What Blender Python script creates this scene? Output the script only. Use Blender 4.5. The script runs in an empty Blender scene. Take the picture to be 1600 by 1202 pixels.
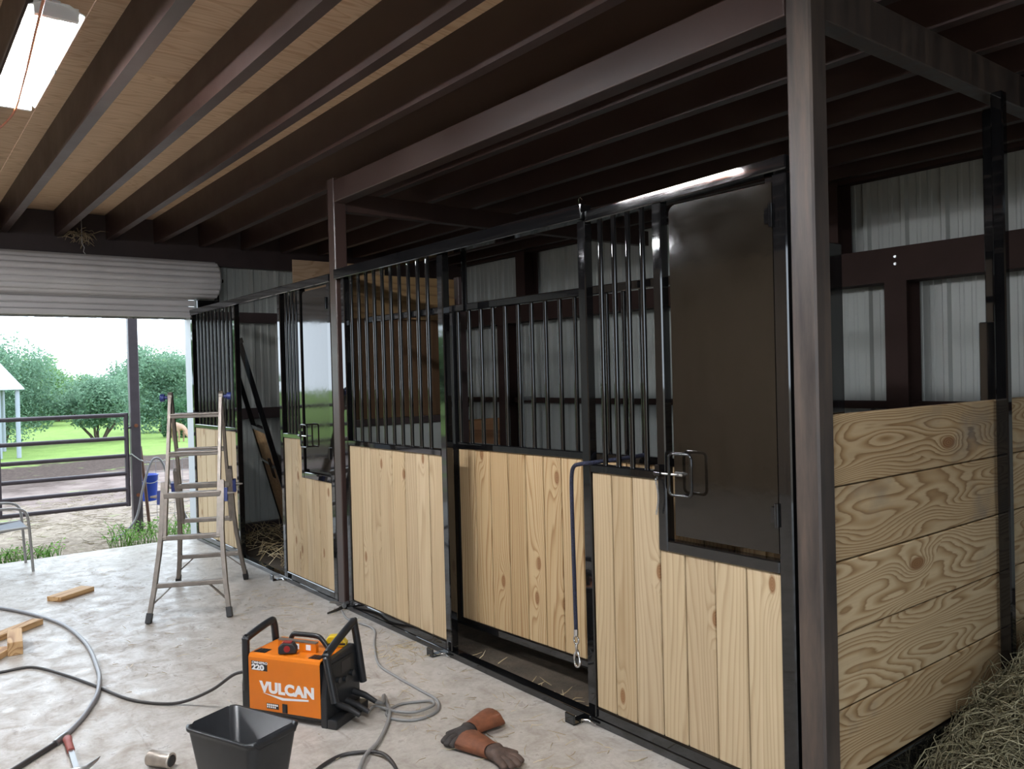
import bpy, bmesh, math, random
from mathutils import Vector, Matrix

random.seed(7)
S = bpy.context.scene
COL = S.collection

# ------------------------------------------------------------------ camera
YAW, PIT, ROL, FPX = 0.66134153, -0.0116561, -0.02581744, 1272.69
CAM_H = 1.70
fw = Vector((math.sin(YAW) * math.cos(PIT), math.cos(YAW) * math.cos(PIT), math.sin(PIT)))
r0 = Vector((math.cos(YAW), -math.sin(YAW), 0))
u0 = r0.cross(fw)
rt = math.cos(ROL) * r0 + math.sin(ROL) * u0
up = -math.sin(ROL) * r0 + math.cos(ROL) * u0
cam_d = bpy.data.cameras.new('camera')
cam_d.sensor_fit = 'HORIZONTAL'
cam_d.sensor_width = 36.0
cam_d.lens = FPX / 1600.0 * 36.0
cam_d.clip_start = 0.05
cam_d.clip_end = 500
cam = bpy.data.objects.new('camera', cam_d)
COL.objects.link(cam)
m = Matrix.Identity(4)
for i, v in enumerate((rt, up, -fw)):
    m[0][i], m[1][i], m[2][i] = v.x, v.y, v.z
m.translation = (0, 0, CAM_H)
cam.matrix_world = m
S.camera = cam

# ------------------------------------------------------------------ sky, exposure
W = bpy.data.worlds.new('overcast_sky')
S.world = W
W.use_nodes = True
bg = W.node_tree.nodes['Background']
bg.inputs[0].default_value = (0.77, 0.885, 1.0, 1)
bg.inputs[1].default_value = 4.0
S.view_settings.view_transform = 'Standard'
S.view_settings.look = 'None'
S.view_settings.exposure = 0.35
S.view_settings.gamma = 1.0
S.view_settings.use_curve_mapping = False
S.cycles.use_denoising = True
S.cycles.max_bounces = 8
S.cycles.diffuse_bounces = 5
S.cycles.glossy_bounces = 4
S.cycles.sample_clamp_indirect = 6.0


def portal(name, loc, rot, sx, sy):
    l = bpy.data.lights.new(name, 'AREA')
    l.shape = 'RECTANGLE'
    l.size, l.size_y = sx, sy
    l.cycles.is_portal = True
    o = bpy.data.objects.new(name, l)
    o.location, o.rotation_euler = loc, rot
    COL.objects.link(o)


# sky portals in the doorway and the added rear opening (they emit nothing themselves)
portal('sky_portal', (0.85, 9.45, 1.2), (math.radians(-90), 0, 0), 3.7, 2.4)
portal('sky_portal', (-1.7, -4.6, 1.6), (math.radians(90), 0, 0), 5.0, 3.2)

# ------------------------------------------------------------------ materials
MATS = {}


class NT:
    def __init__(s, name):
        s.m = bpy.data.materials.new(name)
        s.m.use_nodes = True
        s.t = s.m.node_tree
        s.b = s.t.nodes['Principled BSDF']
        MATS[name] = s.m

    def n(s, typ, **kw):
        nd = s.t.nodes.new('ShaderNode' + typ)
        for k, v in kw.items():
            setattr(nd, k, v)
        return nd

    def l(s, a, b):
        s.t.links.new(a, b)

    def setv(s, sock, v):
        if hasattr(v, 'is_linked') or isinstance(v, bpy.types.NodeSocket):
            s.l(v, sock)
        else:
            sock.default_value = v

    def math(s, op, a, b=0.0, c=None, clamp=False):
        nd = s.n('Math', operation=op, use_clamp=clamp)
        s.setv(nd.inputs[0], a)
        s.setv(nd.inputs[1], b)
        if c is not None:
            s.setv(nd.inputs[2], c)
        return nd.outputs[0]

    def vmath(s, op, a, b):
        nd = s.n('VectorMath', operation=op)
        s.setv(nd.inputs[0], a)
        s.setv(nd.inputs[1], b)
        return nd.outputs[0]

    def noise(s, vec, scale, detail=3, rough=0.5, dist=0.0):
        nd = s.n('TexNoise')
        if vec is not None:
            s.l(vec, nd.inputs['Vector'])
        nd.inputs['Scale'].default_value = scale
        nd.inputs['Detail'].default_value = detail
        nd.inputs['Roughness'].default_value = rough
        nd.inputs['Distortion'].default_value = dist
        return nd.outputs['Fac']

    def ramp(s, fac, pts, interp='LINEAR'):
        nd = s.n('ValToRGB')
        cr = nd.color_ramp
        cr.interpolation = interp
        while len(cr.elements) < len(pts):
            cr.elements.new(0.5)
        for e, (p, c) in zip(cr.elements, pts):
            e.position = p
            e.color = (*c, 1) if len(c) == 3 else c
        s.l(fac, nd.inputs[0])
        return nd.outputs[0]

    def mix(s, fac, a, b, mode='MIX'):
        nd = s.n('Mix', data_type='RGBA', blend_type=mode)
        s.setv(nd.inputs['Factor'], fac)
        for k, v in (('A', a), ('B', b)):
            sk = [i for i in nd.inputs if i.name == k and i.type == 'RGBA'][0]
            s.setv(sk, (*v, 1) if isinstance(v, tuple) and len(v) == 3 else v)
        return [o for o in nd.outputs if o.type == 'RGBA'][0]

    def coord(s, kind='Object'):
        return s.n('TexCoord').outputs[kind]

    def bump(s, h, strength=0.2, dist=0.01):
        nd = s.n('Bump')
        nd.inputs['Strength'].default_value = strength
        nd.inputs['Distance'].default_value = dist
        s.l(h, nd.inputs['Height'])
        s.l(nd.outputs[0], s.b.inputs['Normal'])

    def scale(s, v, sc):
        return s.vmath('MULTIPLY', v, sc)


def simple(name, col, rough=0.5, metal=0.0, spec=None, var=0.0, vscale=20.0, coat=0.0, bump=0.0):
    t = NT(name)
    t.b.inputs['Roughness'].default_value = rough
    t.b.inputs['Metallic'].default_value = metal
    if spec is not None:
        t.b.inputs['Specular IOR Level'].default_value = spec
    if coat:
        t.b.inputs['Coat Weight'].default_value = coat
        t.b.inputs['Coat Roughness'].default_value = 0.05
    if var:
        f = t.noise(t.coord(), vscale, 5, 0.6)
        c = t.ramp(f, [(0.25, tuple(x * (1 - var) for x in col)), (0.75, tuple(min(1, x * (1 + var)) for x in col))])
        t.l(c, t.b.inputs['Base Color'])
        if bump:
            t.bump(f, bump, 0.004)
    else:
        t.b.inputs['Base Color'].default_value = (*col, 1)
    return t.m


def pine(name, axis, rings, amp, light, dark, late, knot_scale, knot_keep=0.45, stain=0.0, contrast=1.0, length_scale=0.55, cross=0.0, wid=1, broad=False):
    """axis: index of the board's long axis; boards are thin along another"""
    t = NT(name)
    oi = t.n('ObjectInfo')
    rnd = oi.outputs['Random']
    comb = t.n('CombineXYZ')
    t.l(t.math('MULTIPLY', rnd, 37.0), comb.inputs[0])
    t.l(t.math('MULTIPLY', rnd, 91.0), comb.inputs[1])
    t.l(t.math('MULTIPLY', rnd, 53.0), comb.inputs[2])
    v = t.vmath('ADD', t.coord(), comb.outputs[0])
    sc = [5.5, 5.5, 5.5]
    sc[axis] = length_scale
    g = t.noise(t.scale(v, tuple(sc)), 1.0, 1.5, 0.45)
    # knots
    ks = [knot_scale * 1.0] * 3
    ks[axis] = knot_scale * 0.42
    vo = t.n('TexVoronoi', voronoi_dimensions='2D')
    vo.inputs['Scale'].default_value = 1.0
    kx = t.n('SeparateXYZ')
    t.l(t.scale(v, tuple(ks)), kx.inputs[0])
    kc = t.n('CombineXYZ')
    t.l(kx.outputs[wid], kc.inputs[0])
    t.l(kx.outputs[axis], kc.inputs[1])
    t.l(kc.outputs[0], vo.inputs['Vector'])
    sep = t.n('SeparateColor')
    t.l(vo.outputs['Color'], sep.inputs[0])
    keep = t.math('LESS_THAN', sep.outputs[0], knot_keep)
    d = vo.outputs['Distance']
    near = t.math('MULTIPLY', t.math('POWER', t.math('SUBTRACT', 1.0, t.math('MULTIPLY', d, 2.2), clamp=True), 3.0), keep)
    fld = t.math('ADD', t.math('MULTIPLY', g, amp), t.math('MULTIPLY', near, 0.35 * amp))
    if cross:
        sx_ = t.n('SeparateXYZ')
        t.l(t.coord(), sx_.inputs[0])
        wob = [2.0] * 3
        wob[axis] = 0.8
        wn = t.noise(t.vmath('ADD', t.scale(v, tuple(wob)), (3.1, 8.2, 4.4)), 1.0, 2, 0.5)
        fld = t.math('ADD', fld, t.math('MULTIPLY', t.math('MULTIPLY', sx_.outputs[wid], cross), t.math('ADD', wn, 0.35)))
    fine = [60.0] * 3
    fine[axis] = 1.5
    fg = t.noise(t.scale(v, tuple(fine)), 1.0, 3, 0.6)
    fld = t.math('ADD', fld, t.math('MULTIPLY', fg, 0.02 * amp))
    band = t.math('FRACT', t.math('MULTIPLY', fld, rings))
    rc = t.ramp(band, [(0.0, light), (0.55, tuple(a * (1 - .4 * contrast) + b * .4 * contrast for a, b in zip(light, dark))),
                       (0.86, tuple(a * (1 - contrast) + b * contrast for a, b in zip(light, late))), (1.0, light)])
    if broad:
        rc = t.ramp(band, [(0.0, late), (0.12, light), (0.45, light), (0.75, dark), (0.97, late)])
    # board to board tint
    tint = t.ramp(rnd, [(0.0, (1.0, 0.96, 0.90)), (0.3, (0.84, 0.77, 0.68)), (0.6, (1.05, 1.02, 0.97)), (0.8, (0.90, 0.85, 0.80)), (1.0, (0.98, 0.90, 0.78))])
    c = t.mix(1.0, rc, tint, 'MULTIPLY')
    fgc = t.ramp(fg, [(0.3, (0.88, 0.86, 0.84)), (0.7, (1.06, 1.06, 1.06))])
    c = t.mix(0.8, c, fgc, 'MULTIPLY')
    kn = t.math('MULTIPLY', t.ramp(d, [(0.055, (1, 1, 1)), (0.085, (0, 0, 0))]), keep)
    kcol = t.ramp(t.math('FRACT', t.math('MULTIPLY', d, 45.0)), [(0.0, (0.15, 0.065, 0.024)), (1.0, (0.26, 0.13, 0.055))])
    c = t.mix(t.math('MULTIPLY', kn, 0.9), c, kcol)
    if stain:
        st = [1.3] * 3
        st[axis] = 0.8
        sn = t.noise(t.vmath('ADD', t.scale(v, tuple(st)), (5.3, 1.7, 9.1)), 1.0, 5, 0.65)
        sm = t.ramp(sn, [(0.58, (0, 0, 0)), (0.72, (1, 1, 1))])
        c = t.mix(t.math('MULTIPLY', sm, stain), c, (0.13, 0.13, 0.125))
    t.l(c, t.b.inputs['Base Color'])
    t.b.inputs['Roughness'].default_value = 0.62
    t.b.inputs['Specular IOR Level'].default_value = 0.25
    t.bump(fg, 0.12, 0.002)
    return t.m


PL, PD, PT = (0.50, 0.405, 0.275), (0.435, 0.33, 0.205), (0.31, 0.21, 0.115)
pine('pine_vertical', 2, 12.0, 0.95, PL, PD, PT, 4.6, 0.5, contrast=0.55, cross=3.6, length_scale=0.5)
pine('pine_vertical_door', 2, 15.0, 0.75, (0.48, 0.365, 0.22), (0.42, 0.29, 0.155), (0.29, 0.17, 0.078), 4.2, 0.42, contrast=0.9, cross=3.6, length_scale=0.5)
pine('pine_horizontal', 0, 25.0, 0.95, (0.50, 0.40, 0.26), (0.40, 0.29, 0.165), (0.27, 0.175, 0.09), 2.6, 0.34, stain=0.7, contrast=1.0, broad=True, length_scale=0.95, cross=1.6, wid=2)
pine('lumber', 0, 14.0, 0.8, (0.55, 0.37, 0.20), (0.45, 0.28, 0.13), (0.3, 0.16, 0.07), 4.0, 0.2)
pine('old_board', 0, 10.0, 0.7, (0.22, 0.12, 0.065), (0.17, 0.09, 0.045), (0.11, 0.055, 0.028), 4.0, 0.2)
pine('plywood', 0, 12.0, 1.3, (0.66, 0.49, 0.345), (0.59, 0.42, 0.285), (0.48, 0.32, 0.20), 1.6, 0.16, contrast=0.75, length_scale=0.9)
pine('board_brown', 0, 9.0, 0.7, (0.20, 0.135, 0.07), (0.165, 0.11, 0.055), (0.12, 0.075, 0.036), 3.0, 0.2)
pine('old_plywood', 2, 9.0, 0.7, (0.11, 0.065, 0.037), (0.09, 0.053, 0.03), (0.07, 0.04, 0.022), 1.4, 0.2, contrast=0.6)

# gloss black enamel with dust
t = NT('black_enamel')
f = t.noise(t.coord('Generated'), 9.0, 6, 0.7)
t.l(t.ramp(f, [(0.45, (0.0035, 0.0035, 0.004)), (0.8, (0.010, 0.0095, 0.009))]), t.b.inputs['Base Color'])
t.l(t.ramp(f, [(0.3, (0.02,) * 3), (0.8, (0.075,) * 3)]), t.b.inputs['Roughness'])
t.b.inputs['Specular IOR Level'].default_value = 0.8
t = NT('black_plate')
f = t.noise(t.coord(), 5.0, 6, 0.75)
t.l(t.ramp(f, [(0.4, (0.0085, 0.0065, 0.0045)), (0.8, (0.015, 0.0115, 0.008))]), t.b.inputs['Base Color'])
t.l(t.ramp(f, [(0.3, (0.04,) * 3), (0.75, (0.11,) * 3)]), t.b.inputs['Roughness'])
t.b.inputs['Specular IOR Level'].default_value = 0.6
f2 = t.noise(t.coord(), 14.0, 3, 0.5)
t.bump(f2, 0.05, 0.004)

# red oxide primer steel
t = NT('red_oxide_steel')
f = t.noise(t.coord(), 2.5, 6, 0.65)
t.l(t.ramp(f, [(0.3, (0.030, 0.0145, 0.0115)), (0.7, (0.046, 0.0235, 0.0185))]), t.b.inputs['Base Color'])
t.l(t.ramp(f, [(0.3, (0.36,) * 3), (0.7, (0.50,) * 3)]), t.b.inputs['Roughness'])
t.b.inputs['Specular IOR Level'].default_value = 0.7
simple('red_oxide_dull', (0.034, 0.0175, 0.0145), 0.75, spec=0.25, var=0.2, vscale=3)
t = NT('rusty_steel')
v = t.scale(t.coord(), (14.0, 14.0, 1.6))
f = t.noise(v, 1.0, 7, 0.65)
t.l(t.ramp(f, [(0.28, (0.028, 0.025, 0.025)), (0.5, (0.062, 0.049, 0.043)), (0.72, (0.11, 0.080, 0.062))]), t.b.inputs['Base Color'])
t.l(t.ramp(f, [(0.3, (0.32,) * 3), (0.7, (0.55,) * 3)]), t.b.inputs['Roughness'])
t.b.inputs['Metallic'].default_value = 0.25
t.bump(f, 0.15, 0.003)
simple('dark_beam', (0.035, 0.022, 0.022), 0.5, var=0.3, vscale=3)
simple('siding', (0.35, 0.365, 0.345), 0.42, var=0.10, vscale=1.6)
simple('siding_tan', (0.34, 0.25, 0.17), 0.5, var=0.12, vscale=1.6)
simple('door_white', (0.46, 0.44, 0.44), 0.36, var=0.10, vscale=2.2)
simple('jamb_white', (0.446, 0.471, 0.496), 0.45)
simple('galvanised', (0.55, 0.56, 0.57), 0.3, 0.8, var=0.2, vscale=30)
simple('chrome', (0.72, 0.71, 0.70), 0.14, 1.0)
simple('aluminium', (0.235, 0.205, 0.18), 0.42, 0.6, var=0.22, vscale=16)  # base darkened to a brownish grey for the backlit ladder
simple('black_rubber', (0.016, 0.016, 0.017), 0.55)
simple('black_plastic', (0.014, 0.015, 0.017), 0.33, var=0.2, vscale=30)
simple('blue_plastic', (0.02, 0.035, 0.16), 0.4)
simple('bucket_blue', (0.004, 0.046, 0.384), 0.35)
simple('wire_grey', (0.30, 0.29, 0.30), 0.4, 0.6)
simple('hose_grey', (0.17, 0.165, 0.175), 0.34)
simple('cable_grey', (0.21, 0.205, 0.20), 0.4)
simple('cord_black', (0.03, 0.026, 0.025), 0.45)
simple('orange_paint', (0.66, 0.17, 0.008), 0.36, var=0.06, vscale=6)
simple('orange_dirty', (0.42, 0.11, 0.03), 0.5, var=0.25, vscale=18)
simple('print_white', (0.78, 0.77, 0.78), 0.5)
simple('print_black', (0.012, 0.012, 0.012), 0.5)
simple('tape_red', (0.30, 0.02, 0.02), 0.3)
simple('yellow_plastic', (0.62, 0.42, 0.01), 0.4)
simple('handle_red', (0.27, 0.06, 0.045), 0.5, var=0.2, vscale=20)
simple('steel', (0.40, 0.40, 0.40), 0.35, 0.9)
simple('can_metal', (0.42, 0.37, 0.32), 0.38, 0.6, var=0.25, vscale=22)
simple('gate_paint', (0.046, 0.034, 0.043), 0.4, var=0.25, vscale=9)
simple('chair_metal', (0.30, 0.29, 0.28), 0.4, 0.5)
simple('chair_mesh', (0.13, 0.14, 0.16), 0.7)
simple('leather', (0.155, 0.050, 0.020), 0.75, var=0.4, vscale=24, bump=0.3)
simple('leather_mid', (0.075, 0.045, 0.033), 0.75, var=0.5, vscale=24, bump=0.3)
simple('leather_dark', (0.028, 0.021, 0.018), 0.75, var=0.5, vscale=24, bump=0.3)
simple('shed_roof', (0.384, 0.434, 0.459), 0.5)
simple('shed_post', (0.260, 0.291, 0.341), 0.5)
simple('bark', (0.075, 0.055, 0.04), 0.9, var=0.3, vscale=6)
simple('goat_coat', (0.285, 0.174, 0.118), 0.85, var=0.25, vscale=6)
simple('stake_wood', (0.105, 0.056, 0.037), 0.8, var=0.2)
simple('lamp_housing', (0.80, 0.80, 0.80), 0.4)
simple('web_dirty', (0.28, 0.22, 0.14), 0.9)
t = NT('rope_blue')
v = t.scale(t.coord(), (1, 1, 1))
wv = t.n('TexVoronoi')
wv.inputs['Scale'].default_value = 235.0
t.l(t.coord(), wv.inputs['Vector'])
t.l(t.ramp(wv.outputs['Distance'], [(0.2, (0.030, 0.034, 0.085)), (0.6, (0.006, 0.007, 0.016))]), t.b.inputs['Base Color'])
t.b.inputs['Roughness'].default_value = 0.8
t.bump(wv.outputs['Distance'], 0.8, 0.003)

t = NT('lamp_tube')
t.b.inputs['Emission Color'].default_value = (0.93, 0.96, 1.0, 1)
t.b.inputs['Emission Strength'].default_value = 235.0

# concrete slab
t = NT('concrete')
v = t.coord()
big = t.noise(v, 0.55, 4, 0.55)
mid = t.noise(v, 6.5, 9, 0.72, 0.5)
fin = t.noise(v, 38.0, 6, 0.7)
streak = t.noise(t.scale(v, (9.0, 4.0, 1.0)), 1.0, 6, 0.7, 1.2)
c = t.ramp(big, [(0.3, (0.40, 0.365, 0.325)), (0.7, (0.46, 0.43, 0.40))])
c = t.mix(0.75, c, t.ramp(mid, [(0.28, (0.62, 0.57, 0.51)), (0.55, (1.0, 1.0, 1.0)), (0.8, (1.12, 1.12, 1.14))]), 'MULTIPLY')
c = t.mix(0.7, c, t.ramp(fin, [(0.3, (0.78, 0.76, 0.74)), (0.65, (1.06, 1.06, 1.06))]), 'MULTIPLY')
c = t.mix(0.5, c, t.ramp(streak, [(0.30, (0.42, 0.36, 0.31)), (0.42, (1.0, 1.0, 1.0))]), 'MULTIPLY')
t.l(c, t.b.inputs['Base Color'])
rr = t.math('ADD', t.math('MULTIPLY', mid, 0.9), t.math('MULTIPLY', streak, 0.35))
t.l(t.ramp(rr, [(0.44, (0.72,) * 3), (0.76, (0.24,) * 3)]), t.b.inputs['Roughness'])
t.b.inputs['Specular IOR Level'].default_value = 0.4
t.bump(t.math('ADD', t.math('MULTIPLY', fin, 0.4), mid), 0.22, 0.007)
# stall dirt
t = NT('stall_dirt')
f = t.noise(t.coord(), 6.0, 7, 0.7)
t.l(t.ramp(f, [(0.3, (0.035, 0.026, 0.018)), (0.7, (0.10, 0.075, 0.05))]), t.b.inputs['Base Color'])
t.b.inputs['Roughness'].default_value = 0.95
t.bump(f, 0.7, 0.03)
# yard: straw-strewn dirt, mud, pasture
t = NT('yard_ground')
v = t.coord()
sx = t.n('SeparateXYZ')
t.l(v, sx.inputs[0])
n1 = t.noise(v, 0.35, 5, 0.6)
n2 = t.noise(v, 2.2, 7, 0.7)
n3 = t.noise(v, 14.0, 5, 0.7)
yy = t.math('ADD', sx.outputs[1], t.math('MULTIPLY', t.math('SUBTRACT', n1, 0.5), 7.0))
dirt = t.ramp(n2, [(0.3, (0.105, 0.077, 0.068)), (0.55, (0.205, 0.161, 0.146)), (0.75, (0.285, 0.236, 0.205))])
straw = t.ramp(n3, [(0.35, (0.167, 0.133, 0.102)), (0.65, (0.329, 0.279, 0.223))])
mud = t.ramp(n3, [(0.3, (0.028, 0.019, 0.015)), (0.7, (0.087, 0.062, 0.053))])
grass = t.ramp(t.math('ADD', t.math('MULTIPLY', n2, 0.6), t.math('MULTIPLY', n3, 0.4)), [(0.3, (0.105, 0.167, 0.043)), (0.55, (0.180, 0.267, 0.074)), (0.75, (0.248, 0.310, 0.112))])
c = t.mix(t.ramp(t.math('MULTIPLY_ADD', yy, 0.02, 0.0), [(0.235, (0, 0, 0)), (0.30, (1, 1, 1))]), straw, dirt)
c = t.mix(t.ramp(t.math('MULTIPLY_ADD', yy, 0.02, 0.0), [(0.335, (0, 0, 0)), (0.36, (1, 1, 1))]), c, mud)
c = t.mix(t.ramp(t.math('MULTIPLY_ADD', yy, 0.02, 0.0), [(0.425, (0, 0, 0)), (0.44, (1, 1, 1))]), c, grass)
gp = t.ramp(t.noise(v, 0.9, 4, 0.6), [(0.60, (0, 0, 0)), (0.66, (1, 1, 1))])
c = t.mix(t.math('MULTIPLY', gp, 0.8), c, grass)
t.l(c, t.b.inputs['Base Color'])
t.b.inputs['Roughness'].default_value = 0.95
t.b.inputs['Specular IOR Level'].default_value = 0.1
t.bump(n2, 0.5, 0.08)


def foliage(name, c1, c2, c3):
    t = NT(name)
    f = t.noise(t.coord(), 1.1, 4, 0.7)
    isl = t.n('NewGeometry').outputs['Random Per Island']
    t.l(t.ramp(t.math('ADD', t.math('MULTIPLY', f, 0.6), t.math('MULTIPLY', isl, 0.4)), [(0.25, c1), (0.5, c2), (0.75, c3)]), t.b.inputs['Base Color'])
    t.b.inputs['Roughness'].default_value = 0.6
    t.b.inputs['Specular IOR Level'].default_value = 0.2
    tr = t.n('BsdfTranslucent')
    tr.inputs[0].default_value = (*[min(1, x * 1.3) for x in c3], 1)
    ad = t.n('MixShader')
    ad.inputs[0].default_value = 0.35
    t.l(t.b.outputs[0], ad.inputs[1])
    t.l(tr.outputs[0], ad.inputs[2])
    t.l(ad.outputs[0], t.t.nodes['Material Output'].inputs[0])


foliage('leaf_blue_green', (0.060, 0.130, 0.087), (0.122, 0.217, 0.143), (0.200, 0.312, 0.213))  # haze and glare over the trees put into the pale blue-green
foliage('leaf_green', (0.064, 0.139, 0.070), (0.139, 0.252, 0.113), (0.234, 0.356, 0.165))
foliage('leaf_dark', (0.021, 0.064, 0.035), (0.043, 0.113, 0.056), (0.087, 0.182, 0.087))
foliage('weed_green', (0.052, 0.139, 0.027), (0.113, 0.260, 0.052), (0.225, 0.382, 0.104))


def strandmat(name, a, b, c):
    t = NT(name)
    f = t.n('NewGeometry').outputs['Random Per Island']
    t.l(t.ramp(f, [(0.0, a), (0.55, b), (1.0, c)]), t.b.inputs['Base Color'])
    t.b.inputs['Roughness'].default_value = 0.7


strandmat('hay', (0.07, 0.06, 0.035), (0.20, 0.18, 0.105), (0.42, 0.39, 0.26))
strandmat('straw_yard', (0.14, 0.11, 0.065), (0.26, 0.21, 0.13), (0.40, 0.35, 0.25))
strandmat('straw', (0.25, 0.185, 0.09), (0.45, 0.35, 0.19), (0.70, 0.60, 0.40))


# ------------------------------------------------------------------ mesh helpers
WORLD = {}


def wpos(p):
    return WORLD.get(p.name, Vector((0, 0, 0))) if p else Vector((0, 0, 0))


def tag(o, label=None, cat=None, group=None, kind=None):
    if label:
        o['label'] = label
    if cat:
        o['category'] = cat
    if group:
        o['group'] = group
    if kind:
        o['kind'] = kind
    return o


def thing(name, loc, label=None, cat=None, group=None, rotz=0.0, kind=None):
    o = bpy.data.objects.new(name, None)
    o.empty_display_size = 0.1
    o.location = loc
    o.rotation_euler = (0, 0, rotz)
    COL.objects.link(o)
    WORLD[o.name] = Vector(loc)
    return tag(o, label, cat, group, kind)


class MB:
    """collects geometry for ONE mesh object"""

    def __init__(s):
        s.v, s.f, s.smooth = [], [], []

    def add(s, vs, fs, smooth=False):
        k = len(s.v)
        s.v += [tuple(p) for p in vs]
        s.f += [tuple(i + k for i in q) for q in fs]
        s.smooth += [smooth] * len(fs)
        return s

    def box(s, x0, x1, y0, y1, z0, z1):
        return s.add([(x0, y0, z0), (x1, y0, z0), (x1, y1, z0), (x0, y1, z0), (x0, y0, z1), (x1, y0, z1), (x1, y1, z1), (x0, y1, z1)],
                     [(0, 3, 2, 1), (4, 5, 6, 7), (0, 1, 5, 4), (1, 2, 6, 5), (2, 3, 7, 6), (3, 0, 4, 7)])

    def bar(s, a, b, w, h, upv=(0, 0, 1)):
        """square section bar from a to b, w across, h along the 'up' hint"""
        a, b = Vector(a), Vector(b)
        d = (b - a).normalized()
        side = d.cross(Vector(upv))
        if side.length < 1e-5:
            side = d.cross(Vector((0, 1, 0)))
        side.normalize()
        u = side.cross(d).normalized()
        vs = []
        for p in (a, b):
            for i, j in ((-1, -1), (1, -1), (1, 1), (-1, 1)):
                vs.append(p + side * (i * w / 2) + u * (j * h / 2))
        return s.add(vs, [(0, 1, 2, 3), (7, 6, 5, 4), (0, 4, 5, 1), (1, 5, 6, 2), (2, 6, 7, 3), (3, 7, 4, 0)])

    def tube(s, pts, r, n=8, closed=False, caps=True, flat=None):
        pts = [Vector(p) for p in pts]
        N = len(pts)
        rs = r if isinstance(r, (list, tuple)) else [r] * N
        vs, fs = [], []
        prev = None
        for i, p in enumerate(pts):
            a = pts[i - 1] if i > 0 else (pts[-1] if closed else p)
            b = pts[i + 1] if i < N - 1 else (pts[0] if closed else p)
            d = (b - a).normalized()
            if prev is None:
                ref = Vector((0, 0, 1)) if abs(d.z) < 0.9 else Vector((1, 0, 0))
                x = d.cross(ref).normalized()
            else:
                x = (prev - d * prev.dot(d))
                if x.length < 1e-6:
                    x = d.cross(Vector((0.3, 0.5, 0.8)))
                x.normalize()
            prev = x
            y = d.cross(x)
            for k in range(n):
                a_ = 2 * math.pi * k / n
                vs.append(p + (x * math.cos(a_) + y * math.sin(a_)) * rs[i])
        M = N if closed else N - 1
        for i in range(M):
            j = (i + 1) % N
            for k in range(n):
                k2 = (k + 1) % n
                fs.append((i * n + k, i * n + k2, j * n + k2, j * n + k))
        s.add(vs, fs, True)
        if caps and not closed:
            s.add(vs[:n], [tuple(range(n))[::-1]])
            s.add(vs[-n:], [tuple(range(n))])
        return s

    def lathe(s, prof, c=(0, 0, 0), n=24, smooth=True, sx=1.0, sy=1.0):
        """prof: (radius, z) list about a vertical axis"""
        vs, fs = [], []
        for r, z in prof:
            for k in range(n):
                a = 2 * math.pi * k / n
                vs.append((c[0] + r * math.cos(a) * sx, c[1] + r * math.sin(a) * sy, c[2] + z))
        for i in range(len(prof) - 1):
            for k in range(n):
                k2 = (k + 1) % n
                fs.append((i * n + k, i * n + k2, (i + 1) * n + k2, (i + 1) * n + k))
        return s.add(vs, fs, smooth)

    def prism(s, poly, axis, a, b):
        """polygon in the two other axes extruded along axis from a to b"""
        n = len(poly)
        vs = []
        for t_ in (a, b):
            for p in poly:
                q = list(p)
                q.insert(axis, t_)
                vs.append(q)
        fs = [tuple(range(n))[::-1], tuple(range(n, 2 * n))]
        for i in range(n):
            j = (i + 1) % n
            fs.append((i, j, n + j, n + i))
        return s.add(vs, fs)

    def mesh(s, name, off=Vector((0, 0, 0))):
        me = bpy.data.meshes.new(name)
        me.from_pydata([(p[0] - off[0], p[1] - off[1], p[2] - off[2]) for p in s.v], [], s.f)
        me.polygons.foreach_set('use_smooth', s.smooth)
        me.update()
        return me

    def build(s, name, mat, parent=None, local=False, bevel=0.0, fixn=False):
        off = Vector((0, 0, 0)) if local else wpos(parent)
        me = s.mesh(name, off)
        if bevel or fixn:
            bm = bmesh.new()
            bm.from_mesh(me)
            bmesh.ops.recalc_face_normals(bm, faces=bm.faces)
            if bevel:
                es = [e for e in bm.edges if len(e.link_faces) == 2 and e.calc_face_angle(0) > 0.6]
                bmesh.ops.bevel(bm, geom=es, offset=bevel, segments=2, affect='EDGES', profile=0.5)
            bm.to_mesh(me)
            bm.free()
        me.materials.append(MATS[mat])
        o = bpy.data.objects.new(name, me)
        COL.objects.link(o)
        WORLD[o.name] = off
        if parent:
            o.parent = parent
        return o


BOXES = {}


def boxpart(name, lo, hi, mat, parent=None, bevel=0.003, rot=None, local=False):
    """box with its own origin at its centre; meshes are shared between equal sizes"""
    size = tuple(round(h - l, 4) for l, h in zip(lo, hi))
    cen = Vector([(l + h) / 2 for l, h in zip(lo, hi)])
    key = (size, mat, bevel)
    if key not in BOXES:
        x, y, z = (c / 2 for c in size)
        b = MB().box(-x, x, -y, y, -z, z)
        me = b.mesh(name)
        if bevel:
            bm = bmesh.new()
            bm.from_mesh(me)
            bmesh.ops.bevel(bm, geom=list(bm.edges), offset=min(bevel, min(size) * 0.35), segments=1, affect='EDGES')
            bm.to_mesh(me)
            bm.free()
        me.materials.append(MATS[mat])
        BOXES[key] = me
    o = bpy.data.objects.new(name, BOXES[key])
    COL.objects.link(o)
    o.location = cen if (local or not parent) else cen - wpos(parent)
    WORLD[o.name] = cen
    if rot:
        o.rotation_euler = rot
    if parent:
        o.parent = parent
    return o


CYL = {}


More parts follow.
